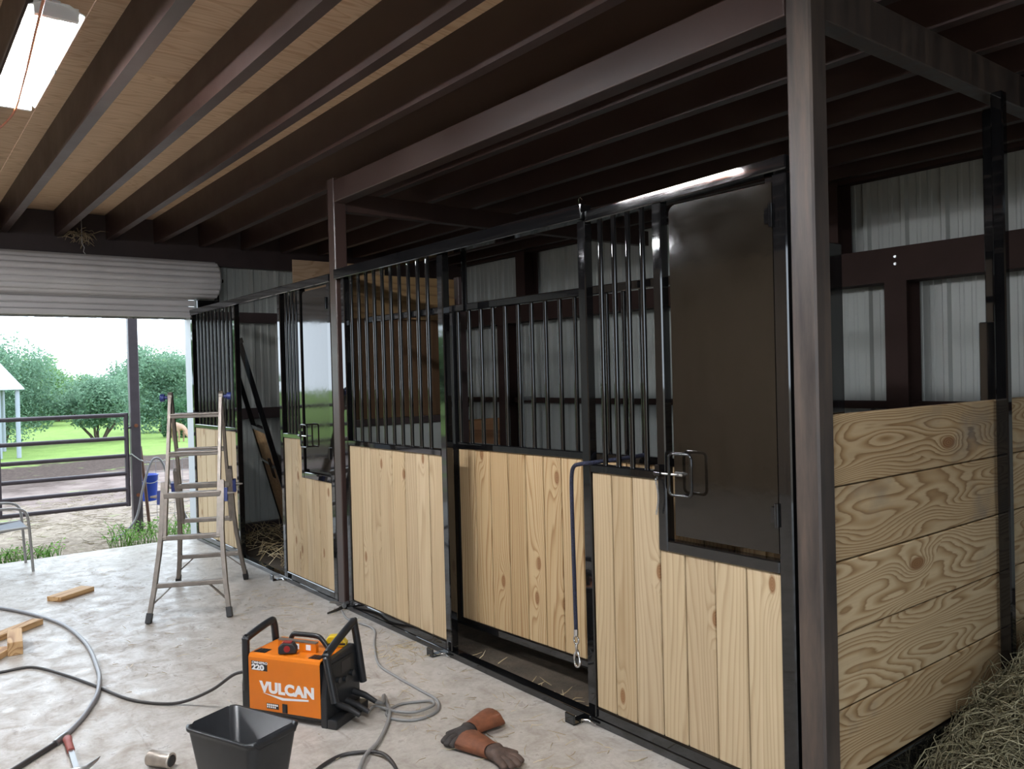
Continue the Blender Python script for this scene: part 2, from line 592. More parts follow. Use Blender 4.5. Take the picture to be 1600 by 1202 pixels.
def rod(name, a, b, r, mat, parent=None, n=14, local=False):
    """round bar, mesh shared between equal lengths"""
    a, b = Vector(a), Vector(b)
    L = round((b - a).length, 3)
    key = (L, r, mat, n)
    if key not in CYL:
        me = MB().tube([(0, 0, 0), (0, 0, L)], r, n).mesh(name)
        me.materials.append(MATS[mat])
        CYL[key] = me
    o = bpy.data.objects.new(name, CYL[key])
    COL.objects.link(o)
    o.location = a if (local or not parent) else a - wpos(parent)
    o.rotation_euler = (b - a).to_track_quat('Z', 'Y').to_euler()
    if parent:
        o.parent = parent
    return o


def spline(pts, sub=6):
    """Catmull-Rom through points"""
    P = [Vector(p) for p in pts]
    P = [P[0] * 2 - P[1]] + P + [P[-1] * 2 - P[-2]]
    out = []
    for i in range(1, len(P) - 2):
        for k in range(sub):
            t_ = k / sub
            a, b, c, d = P[i - 1], P[i], P[i + 1], P[i + 2]
            out.append(0.5 * ((2 * b) + (c - a) * t_ + (2 * a - 5 * b + 4 * c - d) * t_ ** 2 + (3 * b - a - 3 * c + d) * t_ ** 3))
    out.append(P[-2])
    return out


def text_mesh(txt, size, thick=0.0006, bold=0.0, shear=0.0, spacing=1.0):
    cu = bpy.data.curves.new('lettering', 'FONT')
    cu.body = txt
    cu.size = size
    cu.extrude = thick
    cu.offset = bold
    cu.shear = shear
    cu.space_character = spacing
    o = bpy.data.objects.new('lettering', cu)
    COL.objects.link(o)
    dg = bpy.context.evaluated_depsgraph_get()
    dg.update()
    me = bpy.data.meshes.new_from_object(o.evaluated_get(dg))
    bpy.data.objects.remove(o)
    return me


def strands(specs, r, sides=3):
    """specs: list of point lists -> one MB of thin stalks"""
    b = MB()
    for pts in specs:
        b.tube(pts, [r * k for k in ([1.0] * (len(pts) - 1) + [0.4])], sides, caps=False)
    return b


# =================================================================== THE BUILDING
X0 = 2.685          # front plane of the stalls
YE = 9.25           # end wall
XB = 6.35           # back wall
# ---- floor
fl = MB()
fl.box(-4.2, 2.70, -4.6, YE + 0.02, -0.12, 0.0)
fl.box(2.70, XB, -4.6, 1.74, -0.12, 0.0)
tag(fl.build('floor', 'concrete', bevel=0.0), 'worn stained concrete slab of the barn aisle', kind='structure')
sd = MB()
sd.box(2.702, XB, 1.742, YE + 0.02, -0.12, -0.002)
tag(sd.build('floor_stall', 'stall_dirt'), 'dark dirt floor inside the stalls', kind='structure')
gd = MB()
N = 40
vs, fs = [], []
for i in range(N + 1):
    for j in range(N + 1):
        x = -60 + 140 * i / N
        y = YE + 0.03 + 120 * (j / N) ** 1.8
        vs.append((x, y, -0.09 - 0.02 * math.sin(x * 0.7) * min(1, (y - YE) / 6) - (0.02 if y > YE + 0.1 else 0)))
for i in range(N):
    for j in range(N):
        a = i * (N + 1) + j
        fs.append((a, a + N + 1, a + N + 2, a + 1))
gd.add(vs, fs, True)
# land around the other sides of the barn
gd.box(-60, -4.25, -60, YE + 0.03, -0.3, -0.11)
gd.box(-4.25, 60, -60, -4.62, -0.3, -0.11)
gd.box(XB + 0.2, 60, -4.62, YE + 0.03, -0.3, -0.11)
tag(gd.build('ground', 'yard_ground'), 'yard of dirt and scattered straw running out to green pasture', kind='structure')

# ---- ceiling: plywood deck on red oxide joists
ceil = thing('ceiling', (0, 0, 3.445), 'plywood deck on dark red steel joists', kind='structure')
for ix in range(9):
    xa = -4.05 + ix * 1.22
    for iy in range(6):
        ya = -4.9 + iy * 2.44 + (1.22 if ix % 2 else 0) - (1.22 if ix % 2 else 0) * 0
        lo = max(ya, -4.9)
        hi = min(ya + 2.436, YE + 0.3)
        if hi - lo > 0.1 and xa < XB + 0.3:
            boxpart('plywood_sheet', (xa, lo, 3.445), (xa + 1.216, hi, 3.463), 'plywood', ceil, 0.002)
# joists: lipped channels, web facing the aisle
jp = [(0, 0), (0.062, 0), (0.062, 0.022), (0.059, 0.022), (0.059, 0.004), (0.004, 0.004), (0.004, 0.251), (0.062, 0.251), (0.062, 0.255), (0, 0.255)]
jme = None
for k in range(-10, 12):
    x = 0.955 + 0.464 * k
    if x > XB - 0.1:
        continue
    if jme is None:
        b = MB().prism([(px, pz) for px, pz in jp], 1, -4.8, 9.13)
        jo = b.build('joist', 'red_oxide_steel', ceil, local=True, fixn=True)
        jme = jo.data
    else:
        jo = bpy.data.objects.new('joist', jme)
        COL.objects.link(jo)
        jo.parent = ceil
    jo.location = (x, 0, 3.19 - 3.445)

# ---- walls of ribbed sheet metal
SH = {}


def sheet(h, mat):
    key = (round(h, 3), mat)
    if key in SH:
        return SH[key]
    prof = []
    for r_ in range(3):
        o = r_ * 0.305
        prof += [(o, 0), (o + 0.018, 0.03), (o + 0.05, 0.03), (o + 0.068, 0)]
        for q in (0.125, 0.21):
            prof += [(o + q, 0), (o + q + 0.008, 0.005), (o + q + 0.03, 0.005), (o + q + 0.038, 0)]
    prof += [(0.914, 0), (0.93, 0.027)]
    vs = [(u, -d, z) for u, d in prof for z in (0, h)]
    fs = [(2 * i, 2 * i + 2, 2 * i + 3, 2 * i + 1) for i in range(len(prof) - 1)]
    b = MB().add(vs, fs)
    me = b.mesh('siding_sheet')
    me.materials.append(MATS[mat])
    SH[key] = me
    return me


def clad(parent, p0, ang, length, z0, z1, mat='siding'):
    n = int(math.ceil(length / 0.914 - 0.15))
    for i in range(n):
        o = bpy.data.objects.new('siding_sheet', sheet(z1 - z0, mat))
        COL.objects.link(o)
        o.parent = parent
        o.location = Vector((p0[0] + math.cos(ang) * 0.914 * i, p0[1] + math.sin(ang) * 0.914 * i, z0)) - wpos(parent)
        o.rotation_euler = (0, 0, ang)


wf = thing('wall_far', (3.0, YE, 0), 'white ribbed metal end wall beside the roll-up door', kind='structure')
clad(wf, (2.78, YE, 0), 0, 3.6, 0.0, 3.45)
clad(wf, (-0.95, YE + 0.04, 0), 0, 3.7, 2.40, 3.45)
clad(wf, (-4.6, YE, 0), 0, 3.55, 0.0, 3.45)
boxpart('girt', (2.79, YE - 0.13, 2.37), (XB, YE - 0.045, 2.485), 'dark_beam', wf)
boxpart('girt', (2.79, YE - 0.13, 1.28), (XB, YE - 0.045, 1.40), 'dark_beam', wf)
boxpart('base_rail', (2.79, YE - 0.13, 0.0), (XB, YE - 0.045, 0.09), 'dark_beam', wf)
boxpart('header_beam', (-4.0, YE - 0.12, 2.99), (XB, YE - 0.04, 3.44), 'dark_beam', wf)
wb = thing('wall_back', (XB, 3.0, 0), 'pale ribbed metal wall at the back of the stalls', kind='structure')
clad(wb, (XB, YE, 0), -math.pi / 2, 13.9, 0.0, 3.45)
boxpart('eave_beam', (XB - 0.14, -4.6, 3.17), (XB - 0.04, YE - 0.13, 3.44), 'red_oxide_dull', wb)
b = MB()
b.box(XB - 0.22, XB - 0.045, -4.6, YE - 0.14, 2.355, 2.60)
b.box(XB - 0.25, XB - 0.045, -4.6, YE - 0.14, 2.335, 2.36)
b.build('girt', 'red_oxide_dull', wb)
boxpart('girt', (XB - 0.12, -4.6, 1.36), (XB - 0.045, YE - 0.14, 1.42), 'red_oxide_dull', wb)
boxpart('base_rail', (XB - 0.12, -4.6, 0.0), (XB - 0.045, YE - 0.14, 0.10), 'dark_beam', wb)
for y, zlo, zhi in ((7.62, 2.60, 3.17), (3.62, 2.60, 3.17), (8.02, 0.0, 2.335), (3.08, 0.0, 2.335)):
    b = MB()
    for (u0, u1, d0, d1) in ((-0.085, 0.085, 0.255, 0.245), (-0.085, 0.085, 0.055, 0.045), (-0.005, 0.005, 0.245, 0.055)):
        b.box(XB - d0, XB - d1, y + u0, y + u1, zlo, zhi)
    b.build('column', 'red_oxide_dull', wb)
for i in range(2):
    o = MB().tube([(XB - 0.22, 3.09, 2.47 + 0.055 * i), (XB - 0.232, 3.09, 2.47 + 0.055 * i)], 0.011, 8).build('bolt_head', 'galvanised', wb)
wl = thing('wall_left', (-4.2, 7, 0), 'tan metal side wall of the aisle', kind='structure')
clad(wl, (-4.2, 4.2, 0), math.pi / 2, 5.2, 0.0, 3.45, 'siding_tan')
clad(wl, (-4.2, -4.6, 0), math.pi / 2, 8.8, 0.0, 3.45, 'siding_tan')
wr = thing('wall_near', (3.5, -4.6, 0), 'unseen metal wall behind the viewer, with an opening added for daylight', kind='structure')  # holds back rear daylight; the stretch left open is added for light
clad(wr, (6.4, -4.6, 0), math.pi, 5.6, 0.0, 3.45, 'siding_tan')

# ---- roll-up door, mostly coiled
dr = thing('door_1', (0.9, YE, 2.4), 'white ribbed roll-up door coiled above the opening', kind='structure')
cy, cz, cr = 9.03, 2.815, 0.185
xa, xb = -1.25, 2.94
smesh = None
for k in range(16):
    if smesh is None:
        a = 2 * math.pi / 16
        poly = [(cr * 0.955 * math.sin(-a / 2), cr * 0.955 * math.cos(a / 2))]
        for q in range(-3, 4):
            aa = a * 0.42 * q / 3
            rr_ = cr + 0.016 * math.cos(q / 3 * math.pi / 2)
            poly.append((rr_ * math.sin(aa), rr_ * math.cos(aa)))
        poly.append((cr * 0.955 * math.sin(a / 2), cr * 0.955 * math.cos(a / 2)))
        poly += [(cr * 0.8 * math.sin(a / 2), cr * 0.8 * math.cos(a / 2)), (cr * 0.8 * math.sin(-a / 2), cr * 0.8 * math.cos(a / 2))]
        so = MB().prism(poly, 0, xa, xb).build('coil_slat', 'door_white', dr, local=True, fixn=True)
        smesh = so.data
    else:
        so = bpy.data.objects.new('coil_slat', smesh)
        COL.objects.link(so)
        so.parent = dr
    so.location = Vector((0, cy, cz)) - wpos(dr)
    so.rotation_euler = (2 * math.pi * k / 16 + 0.13, 0, 0)
for k in range(4):
    z0 = 2.465 + k * 0.068
    b = MB().prism([(9.10, z0), (9.088, z0 + 0.014), (9.088, z0 + 0.052), (9.10, z0 + 0.065), (9.115, z0 + 0.065), (9.115, z0)], 0, xa, 2.74)
    b.build('curtain_slat', 'door_white', dr, fixn=True)
boxpart('bottom_bar', (xa, 9.075, 2.412), (2.74, 9.12, 2.465), 'door_white', dr, 0.004)
b = MB().tube([(xb, cy, cz), (xb + 0.02, cy, cz)], 0.175, 20).build('coil_end', 'galvanised', dr)
b = MB().box(xb + 0.02, xb + 0.035, 9.0, 9.12, 2.55, 2.95).box(xb - 0.17, xb + 0.035, 9.06, 9.12, 2.50, 2.60).tube([(xb, cy, cz), (xb + 0.09, cy, cz)], 0.02, 10)
b.build('coil_bracket', 'black_enamel', dr)
jm = MB().box(2.725, 2.78, 9.10, YE + 0.10, 0.0, 2.47).box(2.70, 2.725, 9.135, YE + 0.10, 0.0, 2.47)
tag(jm.build('trim_1', 'jamb_white'), 'white door jamb at the right edge of the opening', kind='structure')
jm = MB().box(-1.0, -0.95, 9.10, YE + 0.10, 0.0, 2.41)
tag(jm.build('trim_2', 'jamb_white'), 'white door jamb at the left edge of the opening', kind='structure')

# ---- steel posts and beams
p2 = thing('steel_post', (2.74, 5.59, 0), 'square reddish steel post between the two stall fronts', 'post')
boxpart('shaft', (2.685, 5.535, 0.012), (2.785, 5.64, 3.19), 'red_oxide_steel', p2, 0.006)
boxpart('base_plate', (2.675, 5.515, 0.0), (2.80, 5.66, 0.012), 'rusty_steel', p2)
p1 = thing('steel_post', (2.735, 1.70, 0), 'big rusty square steel post at the near stall corner', 'post')
boxpart('shaft', (2.685, 1.648, 0.012), (2.79, 1.75, 3.19), 'rusty_steel', p1, 0.008)
boxpart('base_plate', (2.665, 1.63, 0.0), (2.81, 1.77, 0.012), 'rusty_steel', p1)
b = MB().box(2.685, 2.785, 1.752, 5.533, 3.005, 3.165)
tag(b.build('steel_beam', 'red_oxide_steel', bevel=0.006), 'dark red header beam between the two posts above the near stall', 'beam')
b = MB().box(2.787, XB - 0.26, 5.55, 5.63, 2.95, 3.095)
tag(b.build('steel_beam', 'red_oxide_steel', bevel=0.006), 'dark cross beam running back from the reddish post', 'beam')
b = MB().box(2.792, XB - 0.26, 1.66, 1.74, 2.985, 3.15)
tag(b.build('steel_beam', 'rusty_steel', bevel=0.006), 'rusty cross beam running back from the big near post', 'beam')

# ---- sills on the floor under the stall fronts
tag(MB().box(X0, X0 + 0.066, 1.752, 5.53, 0.0, 0.038).build('floor_sill', 'black_enamel', bevel=0.004),
    'black steel sill along the floor under the near stall front', 'sill')
tag(MB().box(X0, X0 + 0.066, 5.645, 9.09, 0.0, 0.038).build('floor_sill', 'black_enamel', bevel=0.004),
    'black steel sill along the floor under the far stall front', 'sill')

# =================================================================== STALL FRONTS
FX0, FX1 = X0, X0 + 0.052
BX0, BX1 = X0 + 0.012, X0 + 0.036
ZM, ZT = 1.222, 2.432


def boards(parent, ys, z0, z1, mat='pine_vertical', x0=BX0, x1=BX1):
    for a, b in zip(ys[:-1], ys[1:]):
        lo, hi = min(a, b), max(a, b)
        d = round(random.uniform(-0.002, 0.002), 3)
        boxpart('board', (x0 + d, lo + 0.003, z0), (x1 + d, hi - 0.003, z1), mat, parent, 0.003)


def panel_bars(parent, ys, z0, z1, x=X0 + 0.026):
    for y in ys:
        rod('bar', (x, y, z0), (x, y, z1), 0.0127, 'black_enamel', parent)


def lin(a, b, n):
    return [a + (b - a) * i / (n - 1) for i in range(n)]


def tubebox(name, y0, y1, z0, z1, parent, rot=None, x0=FX0, x1=FX1):
    return boxpart(name, (x0, y0, z0), (x1, y1, z1), 'black_enamel', parent, 0.005, rot)


# far fixed panel next to the doorway
g = thing('stall_panel', (X0, 8.4, 0.038), 'far stall panel of pale boards and black bars behind the ladder', 'stall panel')
tubebox('stile', 9.035, 9.088, 0.038, ZT, g)
tubebox('stile', 7.72, 7.775, 0.038, ZT, g)
tubebox('bottom_rail', 7.775, 9.035, 0.038, 0.09, g)
tubebox('middle_rail', 7.775, 9.035, ZM, ZM + 0.04, g)
boards(g, lin(9.035, 7.775, 9), 0.09, ZM)
panel_bars(g, lin(8.92, 7.89, 10), ZM + 0.04, ZT)
# far header
hd = thing('header_rail', (X0, 7.4, ZT), 'black header rail along the top of the far stall front', 'rail')
tubebox('tube', 5.645, 9.09, ZT, ZT + 0.062, hd, x0=X0 - 0.006, x1=X0 + 0.06)


def window_unit(y_far, y_near, y_w, g, tilt=0.0, zt=ZT, y_end=None):
    """panel with a bar grille on the far side and a hinged plate window on the near side"""
    tubebox('stile', y_far - 0.054, y_far, 0.038, zt, g)
    tubebox('stile', y_near, y_near + 0.062, 0.038, zt, g)
    tubebox('bottom_rail', y_near + 0.062, y_far - 0.054, 0.038, 0.09, g)
    tubebox('middle_rail', y_w + 0.05, y_far - 0.054, ZM, ZM + 0.04, g)
    tubebox('window_stile', y_w, y_w + 0.05, 0.914, zt, g)
    tubebox('window_sill_rail', y_near + 0.062, y_w, 0.914, 0.964, g, (tilt, 0, 0))
    panel_bars(g, lin(y_far - 0.135, y_w + 0.13, 4), ZM + 0.04, zt)
    # plate with a rounded upper corner
    ya, yb = y_near + 0.064, y_w - 0.046
    za, zb, rc = 0.992, 2.405, 0.035
    poly = [(ya, za), (yb, za)] + [(yb - rc + rc * math.cos(a), zb - rc + rc * math.sin(a)) for a in lin(0, math.pi / 2, 5)] + [(ya, zb)]
    pb = MB().prism(poly, 0, X0 + 0.004, X0 + 0.010)
    pl = pb.build('window_plate', 'black_plate', g, fixn=True)
    tag(pl, 'gloss black steel window plate')
    for z in (1.14, 2.28):
        hb = MB().tube([(X0 - 0.006, ya, z - 0.045), (X0 - 0.006, ya, z + 0.045)], 0.009, 10).box(X0 - 0.004, X0 + 0.004, ya - 0.002, ya + 0.03, z - 0.03, z + 0.03)
        hb.build('hinge', 'black_enamel', pl)
    # D handle on a latch rod
    yc, zc, hw, hh, rr_ = yb - 0.072, 1.262, 0.060, 0.088, 0.02
    ring = []
    for cx_, cz_, a0 in ((hw - rr_, hh - rr_, 0), (-hw + rr_, hh - rr_, 90), (-hw + rr_, -hh + rr_, 180), (hw - rr_, -hh + rr_, 270)):
        for q in range(5):
            a = math.radians(a0 + q * 22.5)
            ring.append((X0 - 0.045, yc + cx_ + rr_ * math.cos(a), zc + cz_ + rr_ * math.sin(a)))
    hn = MB().tube(ring, 0.0065, 8, closed=True)
    hn.tube([(X0 - 0.045, yc, zc + hh), (X0 + 0.004, yc, zc + hh)], 0.006, 8).tube([(X0 - 0.045, yc, zc - hh), (X0 + 0.004, yc, zc - hh)], 0.006, 8)
    hn.build('handle', 'black_enamel', pl)
    MB().tube([(X0 - 0.014, yc + 0.02, zc - 0.005), (X0 - 0.014, y_w + 0.055, zc - 0.005)], 0.006, 8).tube([(X0 - 0.014, yc + 0.02, zc - 0.005), (X0 + 0.004, yc + 0.02, zc - 0.005)], 0.006, 8).build('latch_rod', 'chrome', pl)
    MB().tube([(X0 - 0.014, y_w + 0.015, zc - 0.005), (X0 - 0.014, y_w + 0.05, zc - 0.005)], 0.014, 10).box(X0 - 0.02, X0, y_w + 0.02, y_w + 0.045, zc - 0.02, zc + 0.03).build('latch_keeper', 'black_enamel', g)
    return pl


g = thing('stall_panel', (X0, 6.15, 0.038), 'far stall panel with a gloss black window plate mirroring the pasture', 'stall panel')
window_unit(6.67, 5.645, 6.20, g)
boards(g, lin(6.616, 6.20, 4), 0.09, ZM)
boards(g, lin(6.20, 5.707, 5), 0.09, 0.914)

# middle fixed panel of the near stall
g = thing('stall_panel', (X0, 4.78, 0.038), 'middle stall panel with ten black bars beside the reddish post', 'stall panel')
tubebox('stile', 5.41, 5.462, 0.038, ZT + 0.005, g)
tubebox('stile', 4.108, 4.168, 0.038, ZT + 0.005, g)
tubebox('bottom_rail', 4.168, 5.41, 0.038, 0.09, g)
tubebox('middle_rail', 4.168, 5.41, ZM - 0.004, ZM + 0.036, g)
boards(g, [5.41, 5.239, 5.10, 4.972, 4.796, 4.631, 4.487, 4.333, 4.168], 0.09, ZM - 0.004)
panel_bars(g, lin(5.345, 4.315, 10), ZM + 0.036, ZT + 0.006)
# near header (box track)
hd = thing('header_rail', (X0, 4.2, ZT), 'black box header rail from the reddish post over the sliding door', 'rail')
boxpart('tube', (X0 - 0.022, 2.86, 2.437), (X0 + 0.052, 5.528, 2.51), 'black_enamel', hd, 0.004)
MB().tube([(X0 + 0.01, 2.90, 2.51), (X0 + 0.0, 2.89, 2.535), (X0 - 0.01, 2.87, 2.545), (X0 - 0.014, 2.85, 2.525)], 0.002, 6).build('wire_loop', 'chrome', hd)

# near panel with the big window plate
g = thing('stall_panel', (X0, 2.34, 0.038), 'near stall panel with a large dull black window plate beside the rusty post', 'stall panel')
pl3 = window_unit(2.912, 1.762, 2.381, g, 0.0, 2.432)
tubebox('top_rail', 1.762, 2.856, 2.432, 2.487, g, (-0.022, 0, 0), x1=FX1 + 0.006)
boards(g, [2.858, 2.727, 2.594, 2.435], 0.09, ZM)
boards(g, [2.435, 2.297, 2.14, 1.985, 1.824], 0.09, 0.914)
# chain hanging on the latch
ch = thing('latch_chain', (X0 - 0.012, 2.415, 1.235), 'short black chain hanging from the near window latch', 'chain')
for k in range(16):
    z = 1.225 - k * 0.0095
    sh = 0.012 * math.sin(k / 15 * math.pi)
    pts = [(X0 - 0.022 + (0.004 * math.cos(a) if k % 2 else 0), 2.42 - sh + (0 if k % 2 else 0.004 * math.cos(a)), z + 0.008 * math.sin(a)) for a in lin(0, 2 * math.pi * 7 / 8, 8)]
    MB().tube(pts, 0.0014, 5, closed=True).build('link', 'steel', ch)

# sliding door of the near stall, standing inside
rz = math.atan2(0.05, 1.0)
g = thing('stall_door', (2.805, 5.35, 0.0), 'recessed sliding stall door of amber boards and black bars', 'stall door', rotz=rz)


def loc(y):
    return y - 5.35


dx0, dx1 = 0.0, 0.045
bm_ = 'black_enamel'
boxpart('top_rail', (dx0, loc(1.80), 2.103), (dx1, loc(5.34), 2.148), bm_, g, 0.005, local=True)
boxpart('bottom_rail', (dx0, loc(1.80), 0.137), (dx1, loc(4.25), 0.182), bm_, g, 0.005, local=True)
boxpart('middle_rail', (dx0, loc(1.85), 1.245), (dx1, loc(4.25), 1.287), bm_, g, 0.005, local=True)
boxpart('stile', (dx0, loc(4.25), 0.137), (dx1, loc(4.30), 2.103), bm_, g, 0.005, local=True)
boxpart('stile', (dx0, loc(1.80), 0.182), (dx1, loc(1.85), 2.103), bm_, g, 0.005, local=True)
ys = [4.25, 4.091, 3.941, 3.777, 3.624, 3.474, 3.331, 3.17, 3.01, 2.86, 2.70, 2.55, 2.40, 2.24, 2.08, 1.95, 1.85]
for a, b in zip(ys[:-1], ys[1:]):
    boxpart('board', (0.010, loc(b) + 0.003, 0.182), (0.034, loc(a) - 0.003, 1.245), 'pine_vertical_door', g, 0.003, local=True)
for y in lin(4.235, 1.95, 21):
    rod('bar', (0.022, loc(y), 1.287), (0.022, loc(y), 2.103), 0.0127, bm_, g, local=True)
for y in (4.14, 2.02):
    boxpart('hanger', (0.0, loc(y) - 0.025, 2.14), (0.01, loc(y) + 0.025, 2.50), bm_, g, 0.002, local=True)

# second door leaning inside the far stall
T = Vector((2.82, 7.976, 2.092))
tt = 0.26
sv = Vector((-0.97 * math.sin(tt), 0.238 * math.sin(tt), math.cos(tt)))
hv = Vector((0.238, 0.971, 0))
B = T - sv * 2.16
g = thing('stall_door', (B.x, B.y, 0), 'loose stall door leaning inside the open far stall', 'stall door')
nv = hv.cross(sv).normalized()


def P(h, s_, d=0.0):
    return B + hv * h + sv * s_ + nv * d


WD = 1.12
MB().bar(P(0, 0.02), P(0, 2.16), 0.05, 0.05, nv).build('stile', bm_, g)
MB().bar(P(WD, 0.02), P(WD, 2.16), 0.05, 0.05, nv).build('stile', bm_, g)
MB().bar(P(0.02, 1.24), P(WD, 1.24), 0.045, 0.045, nv).build('middle_rail', bm_, g)
MB().bar(P(0.02, 0.05), P(WD, 0.05), 0.045, 0.045, nv).build('bottom_rail', bm_, g)
MB().bar(P(0.02, 0.86), P(WD, 0.86), 0.03, 0.05, nv).build('cross_rail', bm_, g)
MB().bar(P(-0.12, 2.17), P(0.05, 2.17), 0.05, 0.05, nv).build('top_stub', bm_, g)
for k in range(6):
    a, b_ = 0.03 + k * 0.18, 0.03 + (k + 1) * 0.18 - 0.003
    MB().bar(P((a + b_) / 2, 0.07), P((a + b_) / 2, 1.22), b_ - a, 0.02, nv).build('board', 'lumber', g)
ring = [P(0.03 + q[0], 0.86 + q[1], -0.05) for q in ((0, 0.1), (0.14, 0.1), (0.14, -0.1), (0, -0.1))]
MB().tube([ring[0], ring[1], ring[2], ring[3]], 0.007, 6, closed=True).build('handle', bm_, g)

# partition between the two stalls
g = thing('stall_partition', (3.3, 5.60, 0), 'old brown plywood partition between the stalls, stencilled board at its top', 'partition')
boxpart('upper_board', (2.84, 5.60, 2.16), (3.78, 5.62, 2.50), 'board_brown', g)
boxpart('plywood_panel', (2.84, 5.622, 1.39), (3.80, 5.64, 2.34), 'old_plywood', g)
boxpart('rail', (2.80, 5.56, 1.34), (3.80, 5.62, 1.39), 'dark_beam', g)
for k in range(5):
    boxpart('plank', (2.80, 5.58, 0.06 + k * 0.256), (4.2, 5.62, 0.312 + k * 0.256), 'old_board', g)
boxpart('post', (3.80, 5.57, 0.0), (3.87, 5.64, 2.52), 'dark_beam', g)
boxpart('grey_sheet', (2.82, 5.57, 1.10), (3.74, 5.578, 1.335), 'siding', g)
g = thing('wall_plywood', (4.4, YE - 0.12, 2.6), 'sheet of brown plywood fixed high on the far end wall', 'plywood')
boxpart('sheet', (3.87, YE - 0.15, 2.62), (5.09, YE - 0.135, 3.12), 'plywood', g)
g = thing('grey_pipe', (6.02, 7.56, 0), 'pale grey upright pipe against the back wall', 'pipe')
rod('pipe', (6.02, 7.56, 0.0), (6.02, 7.56, 2.30), 0.03, 'jamb_white', g)
MB().bar((6.02, 7.56, 1.42), (XB - 0.13, 7.56, 1.42), 0.05, 0.05).build('clip', 'galvanised', g)

# near side partition of horizontal planks
g = thing('side_partition', (4.2, 1.69, 0), 'stall side wall of wide figured pine planks above the hay', 'partition')
zb = [0.118, 0.40, 0.682, 0.962, 1.246, 1.522]
PY0, PY1 = 1.672, 1.71
for i in range(5):
    for (xa_, xb_) in ((2.795, 4.305), (4.305, 6.08)):
        d = random.uniform(-0.003, 0.003)
        boxpart('plank', (xa_ + 0.001, PY0 + d, zb[i] + 0.003), (xb_ - 0.001, PY1 + d, zb[i + 1] - 0.003), 'pine_horizontal', g, 0.004)
boxpart('bottom_rail', (2.795, 1.66, 0.0), (6.08, 1.72, 0.115), bm_, g, 0.005)
boxpart('end_channel', (2.86, 1.715, 0.0), (2.985, 1.775, 2.18), bm_, g, 0.005)
g = thing('black_upright', (4.33, 1.64, 0), 'slim black steel upright in front of the plank side wall', 'post')
boxpart('pole', (4.215, 1.60, 0.0), (4.265, 1.655, 2.985), bm_, g, 0.006)
g = thing('black_upright', (4.5, 1.76, 0), 'black steel tube in a wider sleeve behind the plank side wall', 'post')
boxpart('tube', (4.455, 1.735, 1.3), (4.515, 1.79, 2.985), bm_, g, 0.006)
boxpart('sleeve', (4.40, 1.722, 0.0), (4.565, 1.80, 1.905), bm_, g, 0.005)

# threshold stop brackets on the floor
for (y, lab) in ((4.20, 'black angle door stop on the floor below the middle bar panel'), (2.93, 'black angle door stop on the floor by the rope'),
                 (6.72, 'black angle door stop on the floor at the open far stall')):
    g = thing('door_stop', (2.63, y, 0), lab, 'bracket', 'door stops along the sill')
    boxpart('upstand', (2.60, y - 0.005, 0.006), (2.612, y + 0.06, 0.05), bm_, g, 0.002)
    boxpart('foot', (2.60, y - 0.005, 0.0), (2.683, y + 0.06, 0.008), bm_, g, 0.002)
    MB().tube([(2.655, y + 0.0, 0.012), (2.675, y - 0.03, 0.016), (2.668, y - 0.08, 0.012)], 0.006, 8).build('bolt', 'chrome', g)

# =================================================================== LIGHT FIXTURE
def shop_light(xc, yc, label):
    g = thing('shop_light', (xc, yc, 3.14), label, 'light', 'shop lights in a row under the joists')
    prof = [(-0.095, -0.018), (-0.04, 0.012), (0.04, 0.012), (0.095, -0.018), (0.095, -0.014), (0.041, 0.016), (-0.041, 0.016), (-0.095, -0.014)]
    MB().prism([(xc + a, 3.14 + b_) for a, b_ in prof], 1, yc - 0.63, yc + 0.65).build('reflector', 'lamp_housing', g, fixn=True)
    boxpart('spine', (xc - 0.015, yc - 0.62, 3.118), (xc + 0.015, yc + 0.64, 3.168), 'lamp_housing', g)
    for dx in (-0.05, 0.05):
        rod('tube_lamp', (xc + dx, yc - 0.59, 3.122), (xc + dx, yc + 0.61, 3.122), 0.019, 'lamp_tube', g, 12)
    for y in (yc - 0.61, yc + 0.63):
        MB().box(xc - 0.075, xc + 0.075, y - 0.012, y + 0.012, 3.10, 3.15).build('lamp_holder', 'lamp_housing', g)
    for y in (yc - 0.41, yc + 0.44):
        rod('hanger_chain', (xc, y, 3.166), (xc, y, 3.445), 0.004, 'steel', g, 6)
    MB().tube([(xc + 0.045, yc - 0.26, 3.12), (xc + 0.045, yc - 0.25, 3.03)], 0.0015, 5).tube([(xc + 0.045, yc - 0.25, 3.03), (xc + 0.045, yc - 0.248, 3.012)], 0.006, 8).build('pull_cord', 'print_black', g)


shop_light(0.575, 4.11, 'lit white twin-tube shop light at the upper left')
shop_light(-1.5, 6.6, 'lit twin-tube shop light further down the aisle, left of the frame')
shop_light(0.575, 0.85, 'added twin-tube shop light above the frame, brightening the foreground')  # extra lamp, added to lift the light on the foreground
cd = MB().tube(spline([(0.43, 1.6, 3.09), (0.50, 3.2, 3.085), (0.56, 4.3, 3.085), (0.58, 4.9, 3.10), (0.52, 5.6, 3.14), (0.42, 6.4, 3.18)], 6), 0.006, 6)
tag(cd.build('lamp_cord', 'orange_dirty'), 'orange cord strung along below the shop light', 'cord')
